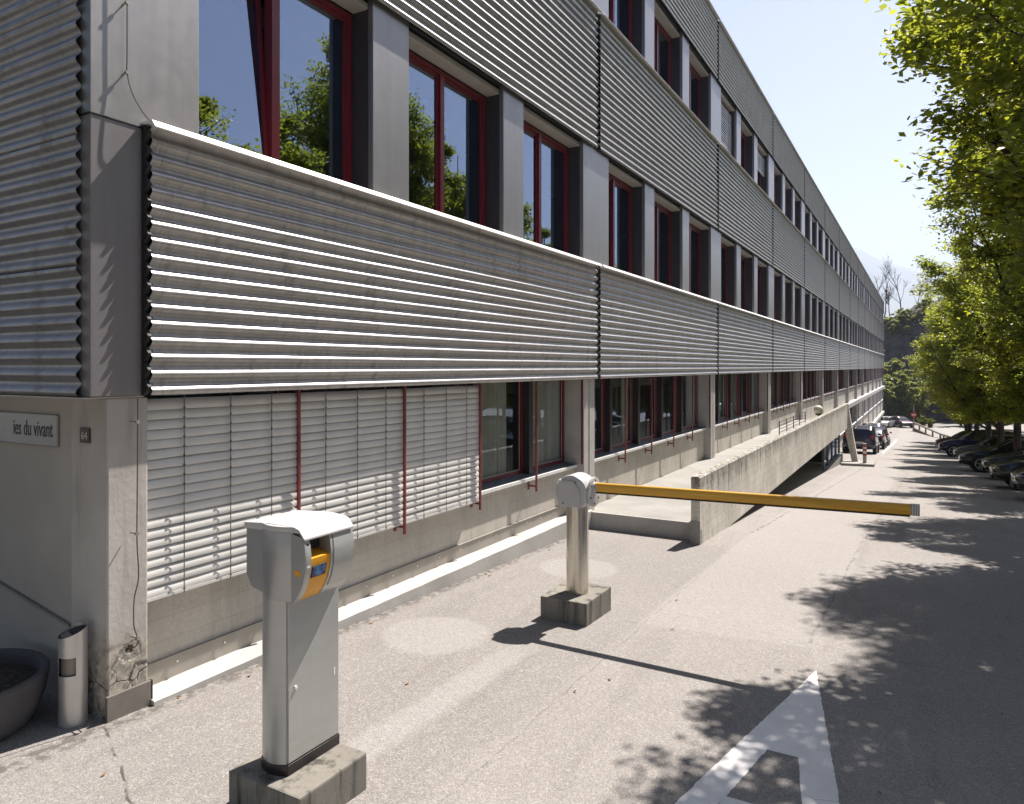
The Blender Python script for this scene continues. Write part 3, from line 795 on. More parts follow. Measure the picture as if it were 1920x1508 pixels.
def soil():
    m = Mat('dry_soil', 0.95); m.col(m.mix(m.ss(m.noise(30), .35, .65), (0.018, 0.014, 0.011), (0.055, 0.042, 0.032))); m.bump(m.noise(40, detail=6), 1.0, .02); return m.m
MB().lathe([(.0,.28),(.2,.285),(.35,.27),(.455,.25)], 0, 0, 40).build('soil', soil(), s, True)
mb = MB(); rn = random.Random(4)
for i in range(70):
    a, r_ = rn.uniform(0, 6.3), rn.uniform(0, .4); x, y = r_*math.cos(a), r_*math.sin(a); h = rn.uniform(.01, .06)
    mb.tube([(x, y, .27), (x+rn.uniform(-.06, .06), y+rn.uniform(-.06, .06), .28+h)], .003, 4)
mb.build('dry_stalks', plain('dead_stalk', (0.09, 0.06, 0.04), 0.9), s)

# ------------------------------------------------------------ ticket machine
MT['machine'] = metal_mat('machine_silver', (0.40, 0.40, 0.39), 0.36, 0.55, 0.03)
MT['machine_lt'] = metal_mat('machine_panel', (0.46, 0.465, 0.445), 0.36, 0.45, 0.03)
MT['hood'] = plain('machine_hood', (0.50, 0.49, 0.48), 0.42)
MT['yellow'] = plain('signal_yellow', (0.72, 0.33, 0.015), 0.38, 0, 0.05, 3)
T = thing('ticket_machine', (-3.0, 2.89, 0), 'silver parking ticket machine with yellow card panel on a weathered concrete block', 'ticket machine')
TO = Vector(T.location)
def tpart(mb, name, mat, bevel=0, smooth=False, par=None, angle=40):
    mb.v = [(x-TO.x, y-TO.y, z-TO.z) for x, y, z in mb.v]
    return mb.build(name, mat, par or T, smooth, bevel, angle=angle)
bk = MB(); rn = random.Random(12)
tpart(MB().box(-3.28, -2.745, 2.63, 3.145, -.05, .205), 'concrete_block', 'conc_block', 0.012)
def bulge(x0, x1, y0, y1, b, n=10):        # rounded ends towards -Y and +Y
    p = []
    for i in range(n+1):
        t = i/n; p.append((x0+(x1-x0)*t, y0 - b*math.sin(math.pi*(0.12+0.76*t)) + b*math.sin(math.pi*0.12)))
    for i in range(n+1):
        t = 1-i/n; p.append((x0+(x1-x0)*t, y1 + b*math.sin(math.pi*(0.12+0.76*t)) - b*math.sin(math.pi*0.12)))
    return p
tpart(MB().prism(bulge(-3.155, -2.945, 2.745, 3.135, .05), 'z', .204, .262), 'skirt', 'post', 0.003, True)
tpart(MB().prism(bulge(-3.145, -2.962, 2.745, 3.130, .045), 'z', .262, 1.16), 'column', 'machine_lt', 0, True)
tpart(MB().box(-2.963, -2.950, 2.752, 3.132, .268, 1.135), 'door', 'machine_lt', 0.003)
tpart(MB().disc((-2.951, 2.80, .66), .011, (1, 0, 0), 16, .008).disc((-2.944,2.80,.66),.005,(1,0,0),8,.004), 'lock', 'whitemetal')
tpart(MB().box(-2.951, -2.9485, 3.09, 3.102, .62, .66), 'label_sticker', 'whitemetal')
# head
tpart(MB().prism(bulge(-3.145, -2.915, 2.745, 3.115, .05), 'z', 1.145, 1.515), 'head_core', 'machine', 0.002, True)
tpart(MB().prism([(-3.285, 1.245), (-3.245, 1.175), (-3.146, 1.155), (-3.146, 1.515), (-3.285, 1.50)], 'y', 2.755, 3.105), 'rear_housing', 'machine', 0.004)
front = [(-2.94, 1.125), (-2.905, 1.14), (-2.865, 1.19), (-2.835, 1.25), (-2.818, 1.32), (-2.814, 1.39), (-2.822, 1.45), (-2.84, 1.495)]
body = [(-2.955, 1.515), (-2.955, 1.125)]
def frontprism(a, b, off=0.0, pts=front, rear=body):
    return MB().prism([(x-off, z) for x, z in pts] + rear, 'y', a, b)
tpart(frontprism(2.742, 2.754), 'side_plate', 'machine', 0, True)
tpart(frontprism(2.7542, 2.786, .002), 'front_strip', 'machine_lt', 0, True)
tpart(frontprism(2.934, 3.118, .004), 'front_panel', 'machine_lt', 0, True)
seam = MB()
for (x, z), (x2, z2) in zip(front[2:], front[3:]): seam.tube([(x-.002, 2.955, z), (x2-.002, 2.955, z2)], .0016, 4)
seam.tube([(-2.868, 2.955, 1.195), (-2.868, 3.10, 1.195)], .0018, 4).tube([(-2.828, 2.955, 1.49), (-2.828, 3.10, 1.49)], .0025, 4)
tpart(seam, 'panel_seam', 'dark')
yl = [(-2.94, 1.125), (-2.905, 1.14), (-2.865, 1.19), (-2.835, 1.25), (-2.818, 1.32), (-2.816, 1.375)]
tpart(MB().prism([(x-.010, z) for x, z in yl] + [(-2.914, 1.40), (-2.96, 1.40), (-2.96, 1.125)], 'y', 2.7865, 2.9335), 'card_panel', 'yellow', 0, True)
tpart(MB().box(-2.9139, -2.905, 2.787, 2.933, 1.402, 1.512), 'recess_back', 'dark')
# display on the yellow panel
q = Vector((-2.828-(-2.845), 0, 1.32-1.25)).normalized()
def on_panel(y0, y1, t0, t1, lift, th, name, mat):
    # plane through (-2.845+?,z 1.25) to (-2.828,1.32)
    a = Vector((-2.845, 0, 1.25)); d = Vector((0.017, 0, 0.07)); nrm = Vector((0.07, 0, -0.017)).normalized()
    p = [a + d*t0, a + d*t1]
    vs = []
    for l in (lift-th, lift):
        for pp_, yy in ((p[0], y0), (p[0], y1), (p[1], y1), (p[1], y0)):
            w_ = pp_ + nrm*l; vs.append((w_.x, yy, w_.z))
    return tpart(MB().add(vs, [(0,1,2,3),(4,7,6,5),(0,4,5,1),(1,5,6,2),(2,6,7,3),(3,7,4,0)]), name, mat)
on_panel(2.800, 2.905, .30, 1.18, .0045, .006, 'display_bezel', 'dark')
def screen_mat():
    m = Mat('display_blue', 0.15); v = m.obj()
    m.col(m.mix(m.ss(m.noise(30, v, 2), .45, .6), (0.01, 0.03, 0.16), (0.05, 0.2, 0.45)))
    return m.m
on_panel(2.805, 2.900, .36, 1.12, .0055, .003, 'display', screen_mat())
tpart(MB().box(-2.8235, -2.8185, 2.758, 2.780, 1.335, 1.365), 'button_sticker', 'whitemetal')
tpart(MB().disc((-2.832, 2.769, 1.455), .008, (1, 0, 0), 12, .008), 'camera_lens', 'dark')
# hood
hood = [(-3.286, 1.5005), (-3.286, 1.535), (-3.10, 1.548), (-2.90, 1.546), (-2.862, 1.535), (-2.822, 1.49), (-2.822, 1.478), (-2.86, 1.516)]
tpart(MB().prism(hood, 'y', 2.7405, 3.120), 'hood', 'hood', 0.004)
tpart(MB().prism(bulge(-3.1465, -2.9135, 2.7435, 3.1165, .0505), 'z', 1.516, 1.5445), 'hood_cap', 'hood', 0.002, True)
ar = [(-2.898,1.292),(-2.898,1.318),(-2.872,1.318),(-2.872,1.328),(-2.846,1.300),(-2.872,1.272),(-2.872,1.292)]
tpart(MB().prism(ar, 'y', 2.7405, 2.7418), 'arrow_decal', 'yellow')
# ------------------------------------------------------------ barrier
Bx, By = -3.04, 6.67
Br = thing('boom_barrier', (Bx, By, -.12), 'parking barrier with white round head on steel post and long yellow boom', 'barrier')
BrO = Vector(Br.location)
def rpart(mb, name, mat, bevel=0, smooth=False, angle=40, par=None):
    mb.v = [(x-BrO.x, y-BrO.y, z-BrO.z) for x, y, z in mb.v]
    return mb.build(name, mat, par or Br, smooth, bevel, angle=angle)
rpart(MB().box(-3.305, -2.805, 6.36, 7.0, -.2, .115), 'concrete_block', 'conc_block', 0.012)
def steel():
    m = Mat('brushed_steel_post', 0.28, 0.95); v = m.obj()
    f = m.ss(m.noise(60, m.scale(v, (1, 1, 0.02)), 3), .3, .7)
    c = m.mix(f, (0.46, 0.43, 0.37), (0.62, 0.585, 0.52))
    sp = m.ma('MULTIPLY', m.ss(m.noise(70, v, 3), .62, .68), m.ss(m.sep(v)[2], .85, 1.12))
    c = m.mix(m.ma('MULTIPLY', sp, .7), c, (0.16, 0.09, 0.045))
    m.col(c); m.ro(m.ma('ADD', m.ma('MULTIPLY', f, .12), .2)); return m.m
post = []
n = 48
for i in range(n):
    t = 2*math.pi*i/n; post.append((Bx+.112*math.cos(t), By+.112*math.sin(t)))
rpart(MB().prism(post, 'z', .114, 1.03), 'post', steel(), 0, True)
MT['bar_white'] = plain('barrier_white', (0.44, 0.44, 0.435), 0.42)
def clampf(p):
    x, y, z = p
    y = max(y, By-.125); y = min(y, By+.125)
    if z < 1.0: 
        z = max(z, 1.0)
    x = max(min(x, Bx+.172), Bx-.16)
    return (x, y, z)
hd = MB()
prof = []
for i in range(41):
    t = math.pi*i/40 ; prof.append((Bx+.172*math.cos(t), 1.145+.172*math.sin(t)))
prof = [(Bx+.158, 1.06), ] + prof + [(Bx-.158, 1.06), (Bx-.125, 1.0), (Bx+.125, 1.0)]
rpart(MB().prism(prof, 'y', By-.155, By+.115), 'head', 'bar_white', 0.022, True, 50)
rpart(MB().prism([(Bx-.135,1.001),(Bx+.10,1.001),(Bx+.10,1.17),(Bx+.03,1.262),(Bx-.135,1.262)], 'y', By-.168, By-.1555), 'front_cover', 'bar_white', 0.004)
rpart(MB().disc((Bx-.172, By, 1.135), .115, (-1, 0, 0), 28, .02), 'side_cap', 'bar_white', 0.004, True)
rpart(MB().disc((Bx+.170, By, 1.145), .15, (1, 0, 0), 32, .022), 'pivot_disc', 'bar_white', 0.005, True)
bl = MB()
for k in range(6):
    t = 2*math.pi*k/6+.4; bl.disc((Bx+.190, By+.115*math.cos(t), 1.145+.115*math.sin(t)), .009, (1, 0, 0), 8, .008)
bl.disc((Bx+.05, By-.158, 1.25), .007, (0, -1, 0), 8, .006); bl.disc((Bx-.08, By-.169, 1.035), .008, (0, -1, 0), 8, .004)
rpart(bl, 'bolts', 'dark')
th = math.atan2(0.048, 2.83)
bm0 = Vector((-2.85, By-.02, 1.20)); bm1 = Vector((-.015, By-.03, 1.245))
rpart(MB().tube([(Bx+.185, By-.01, 1.185), (Bx+.225, By-.01, 1.19)], [.065, .05], 20), 'boom_socket', 'bar_white', 0.003, True)
def boombox(x0, x1, zc0, zc1, h, d, mbb):
    a = []
    for x, zc in ((x0, zc0), (x1, zc1)):
        for dy, dz in ((-d*.6,-h),(d*.6,-h),(d,-h*.6),(d,h*.6),(d*.6,h),(-d*.6,h),(-d,h*.6),(-d,-h*.6)): a.append((x, By-.025+dy, zc+dz))
    mbb.add(a, [(i, (i+1) % 8, 8+(i+1) % 8, 8+i) for i in range(8)] + [tuple(range(7,-1,-1)), tuple(range(8,16))]); return mbb
def boomy():
    m = Mat('boom_yellow', 0.35); v = m.obj()
    m.col(m.mix(m.ss(m.noise(4, m.scale(v, (0.4, 1, 6)), 5), .35, .65), (0.60, 0.31, 0.02), (0.72, 0.41, 0.05))); return m.m
boom = rpart(boombox(-2.83, -.075, 1.197, 1.245, .044, .026, MB()), 'boom', boomy(), 0, True, 60)
rb = boombox(-2.83, -.08, 1.146, 1.194, .008, .020, MB()); rpart(rb, 'rubber_edge', 'dark')
rpart(boombox(-.075, -.012, 1.245, 1.246, .046, .028, MB()), 'boom_cap', 'grey_panel', 0.002)
ep = MB()
for k in range(3): boombox(-.066+.018*k, -.060+.018*k, 1.245, 1.2455, .0485, .030, ep)
rpart(ep, 'cap_ribs', 'whitemetal')

# ------------------------------------------------------------ red and white post on its concrete island
s = thing('striped_bollard', (-2.13, 34.4, -1.85), 'red and white striped post on a low concrete island beside the buttress', 'bollard')
isl = [(-3.25,36.3),(-1.85,37.2),(-1.72,33.6),(-2.95,33.2)]
mb = MB(); mb.add([(x+2.13, y-34.4, Z(y)-.1+1.85) for x, y in isl]+[(x+2.13, y-34.4, Z(y)+.10+1.85) for x, y in isl], [(3,2,1,0),(4,5,6,7),(0,1,5,4),(1,2,6,5),(2,3,7,6),(3,0,4,7)])
mb.build('island', MT['conc_floor'], s)
MB().tube([(0,0,.05),(0,0,.95)], .075, 16).build('post', MT['grey_panel'], s, True)
mb = MB()
for z in (.42, .62, .80): mb.tube([(0,0,z),(0,0,z+.10)], .079, 16)
mb.build('red_band', plain('band_red', (0.45, 0.05, 0.04), 0.5), s, True)
mb = MB()
for z in (.52, .72): mb.tube([(0,0,z),(0,0,z+.10)], .078, 16)
mb.build('white_band', MT['whitemetal'], s, True)

# ------------------------------------------------------------ cars
def paint_mat(name, c, rough=0.25, metal=0.3):
    m = Mat(name, rough, metal); m.b.inputs['Coat Weight'].default_value = 0.6; m.b.inputs['Coat Roughness'].default_value = 0.06
    f = m.ss(m.noise(3, detail=4), .3, .7)
    m.col(m.mix(f, tuple(x*.85 for x in c), tuple(x*1.12 for x in c))); return m.m
MT['carglass'] = Mat('car_glass', 0.05, 0.0, 0.9).col((0.012, 0.014, 0.016)).m
MT['tyre'] = plain('tyre', (0.015, 0.015, 0.015), 0.85)
MT['rim'] = plain('alloy_rim', (0.42, 0.42, 0.42), 0.3, 0.7)
MT['lamp_clear'] = plain('headlight_glass', (0.6, 0.62, 0.64), 0.12, 0.6)
MT['lamp_red'] = plain('tail_lamp_red', (0.35, 0.01, 0.01), 0.2)
MT['plate'] = plain('number_plate', (0.66, 0.66, 0.62), 0.5)
def car(name, loc, heading, paint, label, cat='car', style='hatch', group=None):
    # local axes: nose towards +X
    o = thing(name, loc, label, cat, group, heading)
    o.rotation_euler = (0, math.radians(0), heading)
    if style == 'hatch':   # x, z_bottom, z_belt(bonnet), z_roof, half width
        S = [(-2.05,.42,.86,.86,.70),(-2.0,.30,.95,1.0,.80),(-1.85,.22,.98,1.30,.85),(-1.5,.20,.97,1.44,.875),(-.9,.19,.95,1.49,.885),(-.2,.19,.94,1.49,.885),(.3,.19,.93,1.42,.885),(.75,.19,.93,1.18,.88),(1.0,.19,.93,.96,.88),(1.5,.20,.86,.87,.86),(1.85,.24,.74,.75,.80),(2.02,.34,.62,.63,.66)]
    elif style == 'suv':
        S = [(-2.2,.46,1.0,1.0,.74),(-2.15,.34,1.10,1.15,.84),(-2.05,.28,1.12,1.45,.88),(-1.7,.26,1.10,1.64,.90),(-.9,.25,1.08,1.69,.91),(-.1,.25,1.06,1.68,.91),(.45,.25,1.05,1.58,.91),(.85,.25,1.04,1.30,.90),(1.1,.25,1.04,1.07,.90),(1.6,.26,.98,.99,.88),(2.0,.30,.84,.85,.82),(2.18,.40,.68,.69,.68)]
    else:
        S = [(-2.25,.42,.84,.84,.70),(-2.15,.28,.95,.97,.80),(-1.6,.22,.98,1.02,.86),(-1.2,.20,.95,1.26,.88),(-.8,.19,.93,1.41,.89),(-.1,.19,.92,1.44,.89),(.4,.19,.91,1.36,.89),(.85,.19,.90,1.14,.885),(1.15,.19,.89,.93,.88),(1.6,.20,.83,.84,.86),(2.0,.24,.72,.73,.80),(2.2,.34,.58,.59,.66)]
    def ring(x, zb, zt, zr, hw):
        rw = hw*0.80 if zr > zt+.1 else hw*.82
        half = [(0, zb), (hw*.88, zb), (hw*.99, zb+.14), (hw, zb+(zt-zb)*.55), (hw*.955, zt-.02), (hw*.93, zt), (rw, zr-.05 if zr > zt+.1 else zr-.005), (rw*.86, zr), (0, zr+.015)]
        return [(x, y, z) for y, z in half] + [(x, -y, z) for y, z in half[-2:0:-1]]
    rings = [ring(*q_) for q_ in S]; m = len(rings[0])
    vs = [p for r_ in rings for p in r_]; body, gl = [], []
    for i in range(len(rings)-1):
        a, b = S[i], S[i+1]
        for k in range(m):
            f = (i*m+k, (i+1)*m+k, (i+1)*m+(k+1) % m, i*m+(k+1) % m)
            up = k in (5, 10-0)  # side glass strip between belt and roof
            isg = (k == 5 or k == m-6) and (a[3] > a[2]+.15 or b[3] > b[2]+.15) and -1.95 < a[0] and b[0] < 1.05
            slope = abs(a[3]-b[3])/(b[0]-a[0])
            top = k in (7, 8) or k in (m-8, m-9)
            iss = (k in (6, 7, m-8, m-7)) and slope > .28 and (a[3] > a[2]+.05 and b[3] > b[2]-.01) and abs(a[0]+b[0]) > .6 and (a[0] > .2 or b[0] < -1.4)
            (gl if (isg or iss) else body).append(f)
    body += [tuple(range(m-1, -1, -1)), tuple(range((len(rings)-1)*m, len(rings)*m))]
    mb = MB().add(vs, body); bo = mb.build('body', paint, o, True, angle=35)
    sub = bo.modifiers.new('soft', 'SUBSURF'); sub.levels = sub.render_levels = 1
    mb = MB().add(vs, gl); go = mb.build('window', MT['carglass'], o, True, angle=30)
    sub = go.modifiers.new('soft', 'SUBSURF'); sub.levels = sub.render_levels = 1
    wr = .32 if style != 'suv' else .35; xf, xb = S[-1][0]-.78, S[0][0]+.80
    for x in (xf, xb):
        for sy in (-1, 1):
            hw = .875 if style != 'suv' else .90
            MB().disc((x, sy*(hw-.02), wr+.01), wr+.055, (0, sy, 0), 24, .022).build('wheel_arch', MT['dark'], o)
            w_ = MB().tube([(x, sy*(hw-.19), wr), (x, sy*(hw-.01), wr), (x, sy*(hw+.012), wr)], [wr, wr, wr-.03], 24).build('wheel', MT['tyre'], o, True)
            rm = MB()
            for k in range(5):
                t = 2*math.pi*k/5+.3
                rm.tube([(x, sy*(hw+.014), wr), (x+math.cos(t)*wr*.68, sy*(hw+.018), wr+math.sin(t)*wr*.68)], [.04, .028], 6)
            for k in range(24):
                t0, t1 = 2*math.pi*k/24, 2*math.pi*(k+1)/24
                rm.tube([(x+math.cos(t0)*wr*.68, sy*(hw+.012), wr+math.sin(t0)*wr*.68), (x+math.cos(t1)*wr*.68, sy*(hw+.012), wr+math.sin(t1)*wr*.68)], .018, 5)
            rm.build('rim', MT['rim'], w_)
    nx = S[-2][0]; nz = S[-2][2]; tz = S[1][2]; tx = S[1][0]
    for sy in (-1, 1):
        f = lambda p: (nx-.07+(p[0])*1.0, sy*.60+p[1], nz-.10+p[2])
        sphere(MB(), (0, 0, 0), 1, 14, 8, lambda p: (nx-.06+p[0]*.20, sy*(.62-.05*p[0])+p[1]*.15, nz-.09+p[2]*.075-p[0]*.03)).build('headlight', MT['lamp_clear'], o, True)
        MB().box(tx-.03, tx+.12, sy*.70-.09, sy*.70+.09, tz-.22, tz+.02).build('tail_light', MT['lamp_red'], o, bevel=.02)
        MB().box(.55, .68, sy*.97-.08, sy*.97+.08, tz-.0, tz+.12).build('mirror', paint, o, bevel=.03)
    MB().box(nx+.08, nx+.16, -.45, .45, .30, .42).build('grille', MT['dark'], o, bevel=.01)
    MB().box(S[0][0]-.03, S[0][0]+.02, -.26, .26, .60, .72).build('number_plate', MT['plate'], o)
    # pitch to the slope of the ground
    return o
def place_car(name, x, y, heading, paint, label, style='hatch', group=None, across=True):
    o = car(name, (x, y, Z(y)+.0), heading, paint, label, 'car', style, group)
    dzdy = (Z(y+1.5)-Z(y-1.5))/3
    q = Matrix.Rotation(math.atan(dzdy), 3, 'X').to_quaternion() @ Matrix.Rotation(heading, 3, 'Z').to_quaternion()
    o.rotation_mode = 'QUATERNION'; o.rotation_quaternion = q
    return o
PT = {k: paint_mat('paint_'+k, c) for k, c in dict(black=(0.012,0.012,0.014), navy=(0.012,0.013,0.035), blue=(0.012,0.014,0.06), grey=(0.09,0.085,0.08), green=(0.02,0.03,0.025),
      graphite=(0.035,0.037,0.038), maroon=(0.08,0.012,0.018), white=(0.7,0.7,0.7), plum=(0.09,0.05,0.075), silver=(0.35,0.36,0.37)).items()}
PI = math.pi
gl_ = 'cars parked along the facade'
place_car('parked_car', -3.22, 49.0, PI/2, PT['navy'], 'dark navy car parked nearest behind the striped post, rear facing us', 'suv', gl_)
place_car('parked_car', -3.10, 57.5, PI/2, PT['black'], 'black saloon parked second in the row by the facade', 'sedan', gl_)
place_car('parked_car', -3.12, 64.5, PI/2, PT['graphite'], 'dark grey car third in the row along the facade', 'hatch', gl_)
place_car('parked_car', -3.9, 73.0, PI/2, PT['white'], 'white car whose roof shows behind the row by the facade', 'suv', gl_)
place_car('parked_car', -4.35, 111.0, -PI/2-.25, PT['white'], 'white car facing us at the far corner of the building', 'hatch', 'cars at the far end')
place_car('parked_car', -2.55, 113.0, -PI/2+.55, PT['plum'], 'plum coloured car beside the white one at the far end', 'hatch', 'cars at the far end')
gr = 'cars parked nose out under the trees'
ROW = [(1.95, 22.7, 'graphite', 'hatch', 'dark car nearest the right edge, only its bonnet in view'),
       (1.92, 26.7, 'green', 'sedan', 'dark green saloon with long pale headlight, second from the right edge'),
       (1.78, 30.8, 'graphite', 'hatch', 'dark grey hatchback with shiny headlight beside a tree trunk'),
       (1.42, 35.3, 'black', 'sedan', 'black car with spoked wheel between the grey and the dark grey car'),
       (1.30, 42.4, 'grey', 'hatch', 'brownish grey hatchback with bright alloy wheel under the trees'),
       (0.95, 50.7, 'blue', 'suv', 'dark blue car with five spoke silver wheel near the far end'),
       (0.75, 60.5, 'maroon', 'hatch', 'dark red car, farthest of the nose-out row')]
for x, y, p, st, lb in ROW:
    place_car('parked_car', x+2.1, y, PI, PT[p], lb, st, gr)
g2 = 'cars in the second row behind the trunks'
for x, y, p, st, lb in ((11.5, 33, 'silver', 'sedan', 'silver car behind the trunks at the right edge'), (11.5, 37.5, 'graphite', 'hatch', 'grey hatchback behind the trunks in the second row'),
                        (12, 43, 'white', 'hatch', 'white hatchback in the second row behind the tree trunks'), (12, 50, 'maroon', 'hatch', 'dark red hatchback in the second row behind the trunks'), (12, 58, 'silver', 'suv', 'tall silver car farthest in the second row')):
    place_car('parked_car', x, y, PI, PT[p], lb, st, g2)

# ------------------------------------------------------------ far end: low wall, rail, sign
path = [(-.88, 104), (1.7, 87.3), (2.83, 83), (8, 76), (20, 70)]
s = thing('low_wall', (-.88, 104, Z(104)), 'low concrete retaining wall curving away at the far end of the road', 'wall')
mb = MB(); O = Vector(s.location)
for (x0, y0), (x1, y1) in zip(path, path[1:]):
    n = 6
    for i in range(n):
        a = Vector((x0+(x1-x0)*i/n, y0+(y1-y0)*i/n)); b = Vector((x0+(x1-x0)*(i+1)/n, y0+(y1-y0)*(i+1)/n))
        d = (b-a).normalized(); nn = Vector((d.y, -d.x))*.12
        pa = [a-nn, a+nn, b+nn, b-nn]; h0 = -5.25
        mb.add([(p.x-O.x, p.y-O.y, Z(p.y)-.2-O.z) for p in pa] + [(p.x-O.x, p.y-O.y, h0-O.z+ (0.18 if i < 0 else 0)) for p in pa], [(0,1,2,3),(4,5,6,7),(0,1,5,4),(1,2,6,5),(2,3,7,6),(3,0,4,7)])
mb.build('wall_body', concrete('far_wall_stone', (0.22, 0.18, 0.15), .4), s)
s = thing('guard_rail', (-.88, 104, -5.25), 'grey post and beam guard rail on top of the low wall', 'guard rail')
pts = []
for (x0, y0), (x1, y1) in zip(path, path[1:]):
    for i in range(8): pts.append((x0+(x1-x0)*i/8, y0+(y1-y0)*i/8))
mb = MB()
for (x0, y0), (x1, y1) in zip(pts, pts[1:]): mb.tube([(x0+.88, y0-104, .62), (x1+.88, y1-104, .62)], .10, 6)
mb.build('beam', plain('rail_wood', (0.15, 0.13, 0.11), .8), s)
for x, y in pts[::2]: MB().box(x+.88-.09, x+.88+.09, y-104-.09, y-104+.09, 0, .6).build('post', MT['flash_dark'], s)
s = thing('no_entry_sign', (-.85, 103, Z(103)), 'round red no entry sign with white bar on a thin post', 'sign')
MB().tube([(0,0,0),(0,0,3.2)], .04, 8).build('post', MT['grey_panel'], s)
MB().disc((0, -.05, 2.05), .32, (0, -1, 0), 28, .02).build('disc', plain('sign_red', (0.5, 0.05, 0.03), .4), s)
MB().box(-.22, .22, -.08, -.071, 2.0, 2.1).build('bar', MT['whitemetal'], s)
pv = MB(); pv.add([(-.7,104.5,-5.3),(1.9,87.5,-5.3),(3.0,83.2,-5.3),(8,76.3,-5.3),(20,70.3,-5.3),(60,75,-5.3),(60,112,-5.3),(10,118,-5.3)], [tuple(range(8))])
tag(pv.build('pavement', MT['conc_floor']), kind='structure')

# ------------------------------------------------------------ vegetation
def leaf_mat(name, c, tc, k=0.5):
    m = bpy.data.materials.new(name); m.use_nodes = True; t = m.node_tree; b = t.nodes['Principled BSDF']
    b.inputs['Roughness'].default_value = .45; b.inputs['Specular IOR Level'].default_value = .35
    oi = t.nodes.new('ShaderNodeNewGeometry')
    n1 = t.nodes.new('ShaderNodeTexNoise'); n1.inputs['Scale'].default_value = 1.1; n1.inputs['Detail'].default_value = 4
    t.links.new(oi.outputs['Position'], n1.inputs['Vector'])
    def ramp(c_):
        mx = t.nodes.new('ShaderNodeMix'); mx.data_type = 'RGBA'
        mx.inputs[6].default_value = (c_[0]*.62, c_[1]*.7, c_[2]*.8, 1); mx.inputs[7].default_value = (c_[0]*1.5, c_[1]*1.3, c_[2]*1.0, 1)
        ad = t.nodes.new('ShaderNodeMath'); ad.operation = 'ADD'
        ml = t.nodes.new('ShaderNodeMath'); ml.operation = 'MULTIPLY'; ml.inputs[1].default_value = .55
        t.links.new(oi.outputs['Random Per Island'], ml.inputs[0])
        t.links.new(ml.outputs[0], ad.inputs[0])
        ms = t.nodes.new('ShaderNodeMath'); ms.operation = 'MULTIPLY_ADD'; ms.inputs[1].default_value = 1.6; ms.inputs[2].default_value = -.55
        t.links.new(n1.outputs['Fac'], ms.inputs[0]); t.links.new(ms.outputs[0], ad.inputs[1]); ad.use_clamp = True
        t.links.new(ad.outputs[0], mx.inputs[0]); return mx.outputs[2]
    t.links.new(ramp(c), b.inputs['Base Color'])
    tl_ = t.nodes.new('ShaderNodeBsdfTranslucent'); t.links.new(ramp(tc), tl_.inputs[0])
    ms = t.nodes.new('ShaderNodeMixShader'); ms.inputs[0].default_value = k
    t.links.new(b.outputs[0], ms.inputs[1]); t.links.new(tl_.outputs[0], ms.inputs[2])
    t.links.new(ms.outputs[0], t.nodes['Material Output'].inputs[0])
    return m
MT['leaf'] = leaf_mat('hornbeam_leaf', (0.08, 0.115, 0.02), (0.36, 0.42, 0.04), .6)
MT['leaf_dark'] = leaf_mat('woodland_leaf', (0.09, 0.12, 0.035), (0.32, 0.37, 0.05), .52)
def bark():
    m = Mat('bark', .9); m.col(m.mix(m.ss(m.noise(8, m.scale(m.obj(), (1, 1, .2)), 5), .35, .65), (0.028, 0.022, 0.018), (0.085, 0.07, 0.058)))
    m.bump(m.noise(20, m.scale(m.obj(), (1, 1, .2)), 5), .6, .02); return m.m
MT['bark'] = bark()

